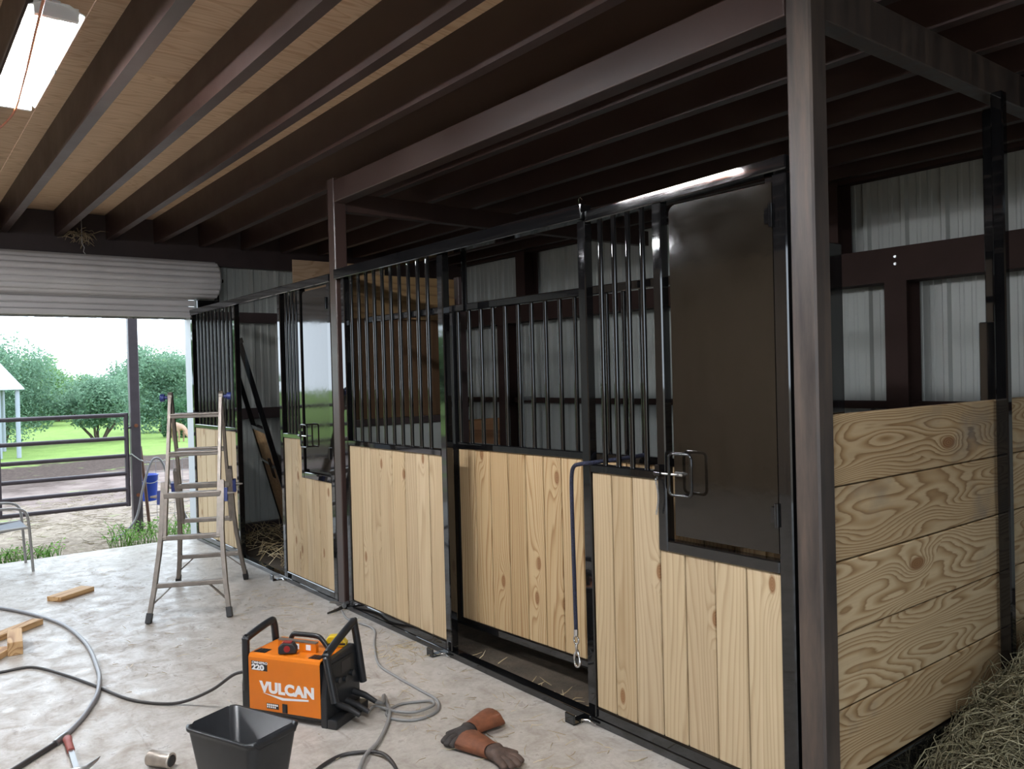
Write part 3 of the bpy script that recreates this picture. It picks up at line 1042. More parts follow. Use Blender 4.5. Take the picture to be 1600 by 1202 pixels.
# scrap of nest and hook hanging at the far beam
g = thing('hanging_nest', (1.62, 8.95, 3.19), 'tuft of old nest with a hook hanging between far joists', 'nest')
sp = []
for k in range(60):
    p = Vector((1.62, 8.98, 3.19)) + Vector((random.gauss(0, .05), random.gauss(0, .03), random.gauss(0, .03)))
    q = p + Vector((random.gauss(0, .06), random.gauss(0, .04), random.uniform(-.09, .03)))
    sp.append([p, (p + q) / 2 + Vector((0, 0, .02)), q])
tag(strands(sp, 0.005).build('twigs', 'web_dirty', g), kind='stuff')
MB().tube([(1.63, 8.95, 3.445), (1.63, 8.95, 3.11), (1.65, 8.95, 3.07), (1.64, 8.95, 3.03), (1.67, 8.95, 2.99)], 0.004, 6).build('hook', 'steel', g)

# =================================================================== LADDER
g = thing('ladder', (1.967, 6.568, 0), 'folding aluminium ladder standing open on the concrete', 'ladder', rotz=math.radians(-25.5))
AL = 'aluminium'


def ly(z, side):
    return side * (0.575 - z * (0.555 / 1.6))


for side in (-1, 1):
    for sx in (-1, 1):
        # outer rail, flared foot
        pts = [(sx * 0.272, 0.03), (sx * 0.245, 0.22), (sx * 0.222, 0.45), (sx * 0.212, 0.62), (sx * 0.210, 0.95 if side < 0 else 1.0)]
        b = MB()
        for (xa_, za_), (xb_, zb_) in zip(pts[:-1], pts[1:]):
            b.bar((xa_, ly(za_, side), za_), (xb_, ly(zb_, side), zb_ + 0.004), 0.028, 0.062, (0, 1, 0))
        b.build('outer_rail', AL, g, local=True)
        b = MB().bar((sx * 0.186, ly(0.55, side), 0.55), (sx * 0.186, ly(1.58, side), 1.58), 0.022, 0.052, (0, 1, 0))
        b.build('inner_rail', AL, g, local=True)
        b = MB().bar((sx * 0.276, ly(0.0, side), 0.0), (sx * 0.268, ly(0.065, side), 0.065), 0.036, 0.072, (0, 1, 0))
        b.build('rubber_foot', 'black_rubber', g, local=True)
        b = MB().bar((sx * 0.236, ly(0.84, side), 0.80), (sx * 0.236, ly(0.90, side), 0.90), 0.026, 0.05, (0, 1, 0))
        b.build('lock_tab', 'blue_plastic', g, local=True)
        MB().tube([(sx * 0.236, ly(0.86, side), 0.86), (sx * 0.30, ly(0.86, side), 0.86)], [0.018, 0.006], 8).build('lock_pin', AL, g, local=True)
    for z, w, d, h in ((1.45, 0.178, 0.06, 0.036), (1.165, 0.178, 0.065, 0.036), (0.865, 0.205, 0.075, 0.042), (0.565, 0.212, 0.05, 0.034), (0.245, 0.240, 0.05, 0.034)):
        b = MB().bar((-w, ly(z, side), z), (w, ly(z, side), z), d, h)
        if z > 1:
            b.bar((-w, ly(z, side) - 0.034, z + 0.012), (w, ly(z, side) - 0.034, z + 0.012), 0.008, 0.012)
        b.build('rung', AL, g, local=True, bevel=0.006)
    for sx in (-1, 1):
        MB().bar((sx * 0.13, ly(0.235, side), 0.232), (sx * 0.248, ly(0.13, side), 0.125), 0.02, 0.008).build('brace', AL, g, local=True)
for sx in (-1, 1):
    MB().tube([(sx * 0.172, 0, 1.592), (sx * 0.204, 0, 1.592)], 0.042, 16).build('hinge_disc', AL, g, local=True)
    MB().tube([(sx * 0.204, 0, 1.592), (sx * 0.236, 0, 1.592)], 0.014, 10).tube([(sx * 0.232, 0, 1.592), (sx * 0.262, 0, 1.592)], 0.030, 12).build('hinge_knob', 'blue_plastic', g, local=True)

# =================================================================== WELDER
g = thing('welder', (1.438, 4.10, 0), 'orange and black portable welding machine on the floor', 'welder', rotz=math.radians(-59.7))
L_, D_, H_ = 0.445, 0.29, 0.325
bp = 'black_plastic'
b = MB().box(0.006, L_ - 0.006, 0.004, D_ - 0.004, 0.03, H_ - 0.02)
b.build('chassis', bp, g, local=True)
cp = [(0.0, 0.045), (0.0, H_ - 0.018), (0.006, H_ - 0.005), (0.018, H_)] + [(D_ - 0.018, H_), (D_ - 0.006, H_ - 0.005), (D_, H_ - 0.018), (D_, 0.045)]
ip = [(y + (0.004 if y < D_ / 2 else -0.004), z - (0.004 if z > .3 else 0)) for y, z in cp]
b = MB()
n_ = len(cp)
vs = [(x, y, z) for x in (0.012, L_ - 0.005) for y, z in cp] + [(x, y, z) for x in (0.012, L_ - 0.005) for y, z in ip]
fs = [(i, i + 1, n_ + i + 1, n_ + i) for i in range(n_ - 1)] + [(2 * n_ + i + 1, 2 * n_ + i, 3 * n_ + i, 3 * n_ + i + 1) for i in range(n_ - 1)]
fs += [(i + 1, i, 2 * n_ + i, 2 * n_ + i + 1) for i in range(n_ - 1)] + [(n_ + i, n_ + i + 1, 3 * n_ + i + 1, 3 * n_ + i) for i in range(n_ - 1)]
b.add(vs, fs)
cov = b.build('cover', 'orange_paint', g, local=True, fixn=True)
# end frames with tube handles
for x0, sgn in ((0.0, -1), (L_, 1)):
    b = MB()
    if sgn < 0:
        b.prism([(0.0, 0.0), (0.0, 0.16), (0.02, 0.30), (D_ - 0.02, 0.30), (D_, 0.16), (D_, 0.0)], 0, -0.035, 0.012)
        b.build('end_cap', bp, g, local=True, fixn=True, bevel=0.006)
        pts = [(-0.012, 0.012, 0.13), (-0.012, 0.012, 0.37), (-0.012, 0.03, 0.395), (-0.012, 0.20, 0.425), (-0.012, 0.235, 0.41), (-0.012, 0.25, 0.31)]
    else:
        b.prism([(0.0, 0.0), (0.0, 0.15), (0.03, 0.315), (D_ - 0.03, 0.34), (D_ + 0.01, 0.15), (D_ + 0.01, 0.0)], 0, L_ - 0.005, L_ + 0.03)
        b.box(L_ + 0.03, L_ + 0.085, 0.0, D_, 0.0, 0.045)
        b.build('end_cap', bp, g, local=True, fixn=True, bevel=0.006)
        pts = [(L_ + 0.07, 0.015, 0.13), (L_ + 0.03, 0.012, 0.34), (L_ + 0.028, 0.03, 0.365), (L_ + 0.028, 0.235, 0.445), (L_ + 0.028, 0.265, 0.43), (L_ + 0.05, 0.30, 0.13)]
    MB().tube(spline(pts, 5), 0.0195, 12).build('end_handle', bp, g, local=True)
pn = MB().box(L_ + 0.03, L_ + 0.034, 0.05, D_ - 0.05, 0.17, 0.30).build('control_panel', 'print_black', g, local=True)
MB().box(L_ + 0.034, L_ + 0.0355, 0.13, 0.21, 0.225, 0.285).build('screen', 'cord_black', pn, local=True)
for y, z in ((0.09, 0.21), (0.15, 0.195), (0.21, 0.205)):
    MB().tube([(L_ + 0.034, y, z), (L_ + 0.052, y, z)], 0.014, 12).build('knob', bp, pn, local=True)
for y, z in ((0.09, 0.09), (0.17, 0.075), (0.24, 0.10)):
    MB().tube([(L_ + 0.03, y, z), (L_ + 0.10, y, z - 0.015), (L_ + 0.16, y, z - 0.04)], [0.017, 0.016, 0.012], 10).build('cable_plug', 'black_rubber', g, local=True)
# top handle and vents
hp = spline([(0.13, D_ / 2 + 0.03, H_), (0.155, D_ / 2 + 0.03, H_ + 0.052), (0.19, D_ / 2 + 0.03, H_ + 0.06), (0.30, D_ / 2 + 0.03, H_ + 0.06), (0.335, D_ / 2 + 0.03, H_ + 0.045), (0.375, D_ / 2 + 0.03, H_)], 5)
MB().tube(hp, 0.013, 10).build('top_handle', bp, g, local=True)
for x in (0.03, 0.36):
    v_ = MB()
    for k in range(4):
        v_.box(x + k * 0.016, x + k * 0.016 + 0.011, 0.03, 0.075, H_, H_ + 0.004)
    v_.box(x - 0.004, x + 0.064, 0.026, 0.08, H_, H_ + 0.002)
    v_.build('top_vent', bp, g, local=True)


def letter(txt, x, z, size, mat, bold=0.0, y=-0.0008, name='lettering', sx=1.0, shear=0.0, spacing=1.0):
    me = text_mesh(txt, size, 0.0003, bold, shear, spacing)
    me.materials.append(MATS[mat])
    o = bpy.data.objects.new(name, me)
    COL.objects.link(o)
    o.parent = cov
    o.location = (x, y, z)
    o.rotation_euler = (math.pi / 2, 0, 0)
    o.scale = (sx, 1, 1)
    return o


letter('VULCAN', 0.083, 0.140, 0.072, 'print_white', 0.0042, sx=1.10, spacing=1.05)
MB().prism([(0.095, 0.134), (0.215, 0.108), (0.372, 0.121), (0.372, 0.130), (0.225, 0.121)], 1, -0.0008, -0.0002).build('swoosh', 'print_white', cov, local=True, fixn=True)
MB().box(0.030, 0.128, -0.0007, 0.0, 0.243, 0.290).build('badge', 'print_black', cov, local=True)
letter('OMNIPRO', 0.034, 0.277, 0.0165, 'print_white', 0.0005, -0.0012, sx=1.28)
letter('220', 0.033, 0.247, 0.036, 'print_white', 0.0018, -0.0012, sx=1.38)
MB().box(0.118, 0.192, -0.0007, 0.0, 0.058, 0.085).build('badge', 'print_black', cov, local=True)
b = MB()
for z_, w_ in ((0.0735, 0.009), (0.0625, 0.0075)):
    for k in range(6 if z_ > 0.07 else 5):
        b.box(0.1205 + k * 0.0115, 0.1205 + k * 0.0115 + w_, -0.0012, -0.0007, z_, z_ + 0.0085)
b.build('badge_print', 'print_white', cov, local=True)
sw = MB().box(0.216, 0.244, -0.004, 0.0, 0.048, 0.092).build('rocker_switch', 'print_black', cov, local=True)
MB().box(0.221, 0.239, -0.007, -0.004, 0.055, 0.085).build('rocker', bp, sw, local=True)


def welder_pt(x, y, z):
    a = math.radians(-59.7)
    return Vector((1.438 + math.cos(a) * x - math.sin(a) * y, 4.10 + math.sin(a) * x + math.cos(a) * y, z))


# tape measure, level and yellow case on top of the welder
q = welder_pt(0.215, 0.055, H_ + 0.0045)
g = thing('tape_measure', q, 'black and red tape measure on top of the welder', 'tape measure', rotz=math.radians(-35))
tp = [(-0.045, 0.0), (0.045, 0.0), (0.045, 0.025), (0.03, 0.05), (-0.02, 0.055), (-0.045, 0.035)]
MB().prism(tp, 1, -0.024, 0.024).build('case', 'black_rubber', g, local=True, bevel=0.006, fixn=True)
MB().prism([(-0.03, 0.049), (0.02, 0.049), (0.02, 0.056), (-0.02, 0.058)], 1, -0.015, 0.015).build('red_top', 'tape_red', g, local=True, fixn=True)
MB().tube([(0.0, -0.0235, 0.026), (0.0, -0.0265, 0.026)], 0.016, 14).build('red_badge', 'tape_red', g, local=True)
q = welder_pt(0.235, 0.112, H_ + 0.001)
g = thing('spirit_level', q, 'short orange spirit level with silver edge lying on the welder', 'level', rotz=math.radians(-59.7))
MB().box(-0.115, 0.115, -0.011, 0.011, 0.0, 0.045).build('body', 'orange_paint', g, local=True)
MB().box(-0.115, 0.115, -0.013, 0.013, 0.045, 0.051).build('edge_strip', 'aluminium', g, local=True)
for x in (-0.075, 0.0, 0.07):
    MB().box(x - 0.014, x + 0.014, -0.0125, -0.011, 0.01, 0.037).build('vial_window', 'print_white', g, local=True)
q = welder_pt(0.385, 0.225, H_ + 0.001)
g = thing('yellow_tape_measure', q, 'yellow tape measure at the back of the welder top', 'tape measure', rotz=math.radians(-40))
MB().prism([(-0.05, 0.0), (0.055, 0.0), (0.06, 0.02), (0.025, 0.06), (-0.035, 0.055), (-0.05, 0.03)], 1, -0.025, 0.025).build('case', 'yellow_plastic', g, local=True, bevel=0.006, fixn=True)
MB().box(-0.045, 0.055, -0.0258, 0.0258, 0.012, 0.022).build('grip_band', 'print_black', g, local=True)

# =================================================================== CABLES, HOSES
def floorline(name, pts, r, mat, label, cat, n=8, sub=6):
    P_ = [(p[0], p[1], (p[2] if len(p) > 2 else r)) for p in pts]
    b = MB().tube(spline(P_, sub), r, n)
    return tag(b.build(name, mat), label, cat)


hs = thing('air_hose', (0.9, 5.5, 0), 'grey rubber hose looping across the left of the floor', 'hose')
MB().tube(spline([(0.30, 7.75, .013), (0.52, 7.6, .013), (0.692, 7.359, .013), (0.857, 6.981, .013), (0.991, 6.503, .013), (1.028, 5.919, .013), (0.985, 5.345, .013), (0.936, 5.055, .025), (0.883, 4.862, .02), (0.778, 4.628, .013), (0.668, 4.44, .013)], 7), 0.0125, 10).build('hose', 'hose_grey', hs)
MB().tube([(0.672, 4.447, .014), (0.645, 4.41, .014), (0.615, 4.375, .014)], [0.017, 0.020, 0.016], 10).build('coupling', 'steel', hs)
MB().tube(spline([(0.62, 4.38, .013), (0.50, 4.27, .013), (0.36, 4.15, .013), (0.1, 4.0, .013)], 5), 0.0125, 10).build('hose_end', 'cord_black', hs)
q = welder_pt(-0.03, 0.02, 0.22)
floorline('power_cord', [(0.35, 5.78), (0.527, 5.712), (0.688, 5.681), (0.813, 5.387, 0.012), (0.922, 5.068), (1.016, 4.744), (1.13, 4.56), (1.23, 4.47, 0.02), (1.33, 4.32, 0.10), (q.x - 0.04, q.y + 0.07, 0.19), (q.x, q.y, 0.22)], 0.0085, 'cord_black',
          'black power cord running from the welder across the floor', 'cord')
a = welder_pt(0.60, 0.17, 0.035)
floorline('ground_cable', [(2.635, 5.49), (2.571, 5.245), (2.60, 4.94), (2.443, 4.631), (2.296, 4.304), (2.273, 4.052), (2.27, 3.80), (2.265, 3.62), (2.20, 3.51), (2.10, 3.475), (2.02, 3.50), (1.97, 3.58), (1.99, 3.66), (2.09, 3.70), (2.19, 3.66), (2.225, 3.60, .018), (2.19, 3.545, .02), (2.08, 3.54, .02), (2.01, 3.62, .02), (1.97, 3.74, .02), (a.x, a.y, 0.035)], 0.0075, 'cable_grey',
          'grey ground cable snaking from the post clamp to the welder', 'cable')
a = welder_pt(0.60, 0.24, 0.06)
floorline('torch_cable', [(a.x, a.y, 0.06), (a.x + 0.06, a.y + 0.03, 0.03), (2.085, 3.86), (2.03, 3.72), (1.985, 3.62, .018), (1.90, 3.505), (1.781, 3.372, .012), (1.661, 3.27, .02), (1.55, 3.12), (1.50, 2.95)], 0.0095, 'cable_grey',
          'grey torch cable trailing from the welder to the bottom edge', 'cable')
floorline('extension_cord', [(1.36, 3.22), (1.42, 3.29), (1.50, 3.345), (1.60, 3.375), (1.69, 3.33, .012), (1.735, 3.24, .022), (1.73, 3.12), (1.66, 2.95)], 0.0085, 'cord_black',
          'dark cord curling in front of the welder at the bottom edge', 'cord')
# welding clamp at the post base
g = thing('ground_clamp', (2.62, 5.51, 0), 'steel welding clamp biting the base of the reddish post', 'clamp')
MB().tube([(2.70, 5.505, 0.05), (2.65, 5.505, 0.045), (2.60, 5.50, 0.07), (2.545, 5.50, 0.085)], [0.012, 0.014, 0.011, 0.007], 8).build('upper_jaw', 'steel', g)
MB().tube([(2.70, 5.50, 0.03), (2.65, 5.495, 0.028), (2.60, 5.49, 0.018), (2.52, 5.48, 0.010)], [0.012, 0.014, 0.011, 0.007], 8).build('lower_jaw', 'black_enamel', g)
MB().tube([(2.655, 5.48, 0.038), (2.655, 5.525, 0.038)], 0.017, 12).build('spring', 'steel', g)

# =================================================================== THINGS ON THE FLOOR
# black waste bin
g = thing('waste_bin', (1.115, 3.25, 0), 'black plastic waste bin with a scooped rim in the foreground', 'bin', rotz=math.radians(-68))


def rrect(hx, hy, r, n=6):
    out = []
    for cx_, cy_, a0 in ((hx - r, hy - r, 0), (-hx + r, hy - r, 90), (-hx + r, -hy + r, 180), (hx - r, -hy + r, 270)):
        for q_ in range(n):
            a_ = math.radians(a0 + 90 * q_ / (n - 1))
            out.append((cx_ + r * math.cos(a_), cy_ + r * math.sin(a_)))
    return out


def rimz(x, y, hx, hy):
    u = max(abs(x) / hx, abs(y) / hy)
    return 0.315 + (0.0 if min(abs(x) / hx, abs(y) / hy) < 0.72 else 0.022) - 0.020 * math.cos(x / hx * 1.3) * (abs(y) > hy * .8)


rings = []
for hx, hy, r_, z in ((0.135, 0.085, 0.03, 0.0), (0.14, 0.09, 0.03, 0.01), (0.187, 0.122, 0.035, 0.30), (0.187, 0.122, 0.035, None), (0.197, 0.132, 0.038, None), (0.197, 0.132, 0.038, 'lip'), (0.183, 0.118, 0.033, 'in'), (0.137, 0.087, 0.03, 0.012)):
    pts = rrect(hx, hy, r_)
    if z is None:
        ring = [(x, y, rimz(x, y, hx, hy) - 0.012) for x, y in pts]
    elif z == 'lip':
        ring = [(x, y, rimz(x, y, hx, hy)) for x, y in pts]
    elif z == 'in':
        ring = [(x, y, rimz(x, y, hx, hy)) for x, y in pts]
    else:
        ring = [(x, y, z) for x, y in pts]
    rings.append(ring)
n_ = len(rings[0])
vs = [p for r_ in rings for p in r_]
fs = [(i * n_ + k, i * n_ + (k + 1) % n_, (i + 1) * n_ + (k + 1) % n_, (i + 1) * n_ + k) for i in range(len(rings) - 1) for k in range(n_)]
fs.append(tuple(range(n_))[::-1])
fs.append(tuple((len(rings) - 1) * n_ + k for k in range(n_)))
MB().add(vs, fs, True).build('shell', bp, g, local=True)

# spray can lying down
g = thing('metal_can', (0.945, 3.825, 0.034), 'small bare metal can lying on the floor by the bin', 'can')
ax = Vector((0.07, -0.105, 0)).normalized()
c0 = Vector((0.945, 3.825, 0.034)) - ax * 0.06
MB().tube([c0, c0 + ax * 0.004, c0 + ax * 0.008, c0 + ax * 0.112, c0 + ax * 0.116, c0 + ax * 0.12], [0.030, 0.0345, 0.033, 0.033, 0.0345, 0.030], 20).build('body', 'can_metal', g)
MB().tube([c0 + ax * 0.119, c0 + ax * 0.124], [0.027, 0.022], 16).build('lid', 'print_black', g)

# hammer
g = thing('hammer', (0.66, 4.3, 0.02), 'steel hammer with red-brown grip at the lower left', 'hammer')
hA, hB = Vector((0.667, 4.39, 0.02)), Vector((0.640, 3.99, 0.02))
hd_ = (hB - hA).normalized()
MB().tube([hA, hA + hd_ * 0.015, hA + hd_ * 0.06, hA + hd_ * 0.16, hA + hd_ * 0.175], [0.013, 0.021, 0.017, 0.0175, 0.015], 12).build('grip', 'handle_red', g)
MB().bar(hA + hd_ * 0.17, hB, 0.022, 0.014).build('shaft', 'steel', g)
ha = Vector((-hd_.y, hd_.x, 0))
MB().tube([hB - ha * 0.05, hB - ha * 0.02, hB, hB + ha * 0.035, hB + ha * 0.085 + Vector((0.0, 0.03, 0.012)), hB + ha * 0.10 + Vector((0, 0.05, 0.015))], [0.016, 0.014, 0.017, 0.013, 0.007, 0.003], 10).build('head', 'steel', g)

# lumber off-cuts
def lumber(loc_, rz_, size, label, tilt=0.0):
    o = boxpart('lumber_offcut', (-size[0] / 2, -size[1] / 2, 0), (size[0] / 2, size[1] / 2, size[2]), 'lumber', None, 0.003)
    o.location = (loc_[0], loc_[1], loc_[2] + size[2] / 2)
    o.rotation_euler = (0, tilt, rz_)
    tag(o, label, 'wood block', 'lumber off-cuts on the floor')


lumber((1.19, 7.42, 0), math.radians(35), (0.34, 0.14, 0.038), 'lone flat board off-cut beyond the hose loop')
lumber((0.66, 6.20, 0), math.radians(84), (0.34, 0.085, 0.085), 'square stub of dark timber among the left off-cuts')
lumber((0.70, 6.58, 0), math.radians(40), (0.42, 0.09, 0.04), 'pale board end lying behind the square timber stub')
lumber((0.52, 6.02, 0), math.radians(55), (0.30, 0.09, 0.04), 'short board at the left frame edge before the stub')
lumber((0.50, 6.42, 0), math.radians(100), (0.30, 0.11, 0.06), 'thick block at the left frame edge behind the stub')

# patio chair at the left edge
g = thing('patio_chair', (0.80, 8.75, 0), 'grey tubular patio chair cut by the left edge', 'chair')
cm = 'chair_metal'
for y0, nm in ((8.669, 'near'), (9.15, 'far')):
    MB().tube(spline([(1.086, y0, 0.0), (1.075, y0, 0.22), (1.06, y0, 0.47), (1.035, y0, 0.555), (0.97, y0, 0.59), (0.85, y0, 0.60), (0.62, y0, 0.60), (0.52, y0, 0.60)], 5), 0.0125, 8).build('arm_and_leg', cm, g)
    MB().tube([(0.44, y0, 0.0), (0.50, y0, 0.42), (0.52, y0, 0.60), (0.46, y0, 0.95)], 0.0125, 8).build('back_leg', cm, g)
    MB().tube([(1.06, y0, 0.41), (0.50, y0, 0.39)], 0.0125, 8).build('seat_rail', cm, g)
MB().add([(1.05, 8.68, 0.415), (1.05, 9.14, 0.415), (0.78, 9.14, 0.385), (0.78, 8.68, 0.385), (0.50, 9.14, 0.395), (0.50, 8.68, 0.395),
          (1.05, 8.68, 0.405), (1.05, 9.14, 0.405), (0.78, 9.14, 0.375), (0.78, 8.68, 0.375), (0.50, 9.14, 0.385), (0.50, 8.68, 0.385)],
         [(0, 1, 2, 3), (3, 2, 4, 5), (9, 8, 7, 6), (11, 10, 8, 9), (0, 6, 7, 1), (0, 3, 9, 6), (1, 7, 8, 2), (5, 4, 10, 11), (3, 5, 11, 9), (2, 8, 10, 4)]).build('seat', 'chair_mesh', g)
MB().bar((0.51, 8.91, 0.45), (0.455, 8.91, 0.95), 0.46, 0.01, (1, 0, 0)).build('backrest', 'chair_mesh', g)

# lead rope hanging over the near stile
g = thing('lead_rope', (2.66, 2.96, 0.4), 'dark blue lead rope with a silver snap hanging by the sliding door', 'rope')
MB().tube(spline([(2.90, 2.70, 1.30), (2.80, 2.76, 1.285), (2.735, 2.82, 1.275), (2.674, 2.85, 1.27), (2.662, 2.90, 1.262), (2.664, 2.95, 1.245), (2.668, 2.972, 1.19), (2.669, 2.976, 1.05), (2.67, 2.974, 0.80), (2.67, 2.972, 0.60), (2.67, 2.970, 0.43)], 6), 0.010, 8).build('rope', 'rope_blue', g)
MB().tube([(2.67, 2.970, 0.445), (2.67, 2.970, 0.415)], 0.0125, 10).build('ferrule', 'chrome', g)
MB().tube([(2.67, 2.970 + 0.017 * math.cos(a_), 0.392 + 0.02 * math.sin(a_)) for a_ in lin(0, 2 * math.pi * 11 / 12, 12)], 0.005, 8, closed=True).build('swivel_ring', 'chrome', g)
MB().tube(spline([(2.67, 2.970, 0.372), (2.67, 2.972, 0.34), (2.67, 2.984, 0.31), (2.67, 2.985, 0.275), (2.67, 2.966, 0.258), (2.67, 2.949, 0.275), (2.67, 2.952, 0.31), (2.67, 2.966, 0.345)], 4), [0.006 + 0.002 * math.sin(i) for i in range(29)], 8).build('snap_hook', 'chrome', g)

# leather work gloves
def skin_glove(name, origin, rotz, label, flip=1, mat1='leather', mat2='leather_dark', tilt=0.0):
    root = thing(name, origin, label, 'glove', 'leather work gloves', rotz=rotz)
    V, E, R = [], [], []

    def pt(p, r, par=None):
        V.append(p)
        R.append(r)
        if par is not None:
            E.append((par, len(V) - 1))
        return len(V) - 1
    w = pt((0.0, 0.0, 0.035), 0.040)
    p1_ = pt((0.045, 0.0, 0.036), 0.044, w)
    p2_ = pt((0.085, 0.0, 0.034), 0.042, p1_)
    for k, (yo, ln) in enumerate(((-0.034, 0.070), (-0.012, 0.085), (0.012, 0.080), (0.034, 0.060))):
        a_ = pt((0.11, yo * flip, 0.034), 0.021, p2_)
        b_ = pt((0.115 + ln * 0.5, yo * 1.25 * flip, 0.036), 0.0195, a_)
        pt((0.115 + ln, yo * 1.35 * flip, 0.019), 0.018, b_)
    t1 = pt((0.065, -0.06 * flip, 0.03), 0.018, p1_)
    pt((0.11, -0.088 * flip, 0.022), 0.015, t1)
    me = bpy.data.meshes.new('hand')
    me.from_pydata(V, E, [])
    o = bpy.data.objects.new('hand', me)
    COL.objects.link(o)
    sk = o.modifiers.new('skin', 'SKIN')
    sk.use_smooth_shade = True
    for i, r_ in enumerate(R):
        me.skin_vertices[0].data[i].radius = (r_, r_ * 0.72)
    me.skin_vertices[0].data[0].use_root = True
    sb = o.modifiers.new('sub', 'SUBSURF')
    sb.levels = sb.render_levels = 2
    dg = bpy.context.evaluated_depsgraph_get()
    dg.update()
    m2 = bpy.data.meshes.new_from_object(o.evaluated_get(dg))
    o.modifiers.clear()
    o.data = m2
    m2.materials.clear()
    m2.materials.append(MATS[mat2])
    o.parent = root
    # gauntlet cuff: flared, partly collapsed sleeve
    n = 20
    rings_ = []
    for i, (x, hy, hz) in enumerate(((0.03, 0.046, 0.034), (-0.02, 0.052, 0.034), (-0.08, 0.066, 0.036), (-0.14, 0.080, 0.036), (-0.143, 0.077, 0.033), (-0.09, 0.062, 0.032), (-0.03, 0.048, 0.029))):
        rr = []
        for k in range(n):
            a_ = 2 * math.pi * k / n
            wv_ = 1 + 0.08 * math.sin(3 * a_ + i)
            rr.append((x + 0.008 * math.sin(2 * a_ + 1), hy * math.cos(a_) * wv_, max(0.002, 0.035 + hz * math.sin(a_) * wv_)))
        rings_.append(rr)
    vs_ = [p for r_ in rings_ for p in r_]
    fs_ = [(i * n + k, i * n + (k + 1) % n, (i + 1) * n + (k + 1) % n, (i + 1) * n + k) for i in range(len(rings_) - 1) for k in range(n)]
    MB().add(vs_, fs_, True).build('cuff', mat1, root, local=True)
    return root


skin_glove('work_glove', (2.185, 3.165, 0), math.radians(197), 'rust leather glove with dark fingers and cuff raised behind', 1)
skin_glove('work_glove', (2.10, 2.945, 0), math.radians(-86), 'rust leather glove lying nearer with fingers toward the frame edge', -1, 'leather', 'leather_mid')

# =================================================================== STRAW AND HAY
def litter(n, box, lmin, lmax, z=0.004, lift=0.01, keepout=None):
    sp_ = []
    for _ in range(n):
        x = random.uniform(box[0], box[1])
        y = random.uniform(box[2], box[3])
        if keepout and keepout(x, y):
            continue
        a_ = random.uniform(0, math.pi * 2)
        ln = random.uniform(lmin, lmax)
        bend = random.uniform(-0.4, 0.4)
        p = Vector((x, y, z + random.uniform(0, lift)))
        d_ = Vector((math.cos(a_), math.sin(a_), 0))
        e_ = Vector((-d_.y, d_.x, 0))
        sp_.append([p - d_ * ln / 2, p + e_ * bend * ln * 0.3 + Vector((0, 0, random.uniform(0, lift))), p + d_ * ln / 2 + Vector((0, 0, random.uniform(0, lift * 1.5)))])
    return sp_


sp = litter(260, (2.0, 2.67, 1.9, 6.5), 0.03, 0.11, 0.002, 0.006) + litter(140, (1.0, 2.4, 2.5, 8.5), 0.02, 0.08, 0.002, 0.005) + litter(70, (2.35, 2.66, 4.2, 4.6), 0.03, 0.10, 0.002, 0.01)
tag(strands(sp, 0.0016).build('straw_litter', 'straw'), 'loose straw stalks scattered over the concrete', 'straw', kind='stuff')
sp = litter(900, (2.80, 4.6, 6.0, 8.9), 0.08, 0.30, 0.01, 0.09) + litter(14, (2.78, 2.84, 2.95, 4.1), 0.04, 0.10, 0.002, 0.02)
tag(strands(sp, 0.0028).build('stall_bedding', 'straw'), 'straw bedding on the dark stall floor', 'straw', kind='stuff')


# hay pile on the right
def hay_h(x, y):
    """height of the heap"""
    a1 = 0.37 * math.exp(-(((x - 4.35) / 0.62) ** 2 + ((y - 1.28) / 0.42) ** 2) ** 1.3)
    a2 = 0.12 * math.exp(-(((x - 3.62) / 0.34) ** 2 + ((y - 1.36) / 0.24) ** 2))
    return a1 + a2


b = MB()
nx, ny = 60, 34
vs, fs = [], []
for i in range(nx + 1):
    for j in range(ny + 1):
        x, y = 3.15 + 2.2 * i / nx, 0.55 + 1.09 * j / ny
        h_ = hay_h(x, y)
        vs.append((x, y, max(0.0015, h_ - 0.03 + (0.02 * math.sin(x * 31 + y * 17) + 0.015 * math.sin(y * 43 - x * 12)) * min(1, h_ / 0.1))))
for i in range(nx):
    for j in range(ny):
        a_ = i * (ny + 1) + j
        if max(hay_h(vs[q_][0], vs[q_][1]) for q_ in (a_, a_ + ny + 2)) > 0.025:
            fs.append((a_, a_ + ny + 1, a_ + ny + 2, a_ + 1))
b.add(vs, fs, True)
sp = []
while len(sp) < 6500:
    x, y = random.uniform(3.25, 5.2), random.uniform(0.6, 1.62)
    h_ = hay_h(x, y)
    if h_ < 0.03:
        if random.random() > 0.02:
            continue
    e = 0.03
    nrm = Vector((-(hay_h(x + e, y) - h_) / e, -(hay_h(x, y + e) - h_) / e, 1)).normalized()
    tdir = nrm.cross(Vector((random.gauss(0, 1), random.gauss(0, 1), random.gauss(0, 1)))).normalized()
    ln = random.uniform(0.08, 0.34)
    p = Vector((x, y, h_ + random.uniform(-0.05, 0.02)))
    out = nrm * random.uniform(-0.01, 0.07) * (1 if random.random() < 0.8 else 1.9)
    sp.append([p - tdir * ln / 2, p - tdir * ln * 0.1 + out, p + tdir * ln * 0.25 + out * 0.8, p + tdir * ln / 2 + nrm * random.uniform(-0.03, 0.05)])
sp = [[Vector((q_.x, min(q_.y, 1.655), max(q_.z, 0.003))) for q_ in s_] for s_ in sp]
hs_ = strands(sp, 0.0022)
b.add(hs_.v, hs_.f, True)
tag(b.build('hay_pile', 'hay'), 'heap of grey-green hay against the plank side wall', 'hay', kind='stuff')

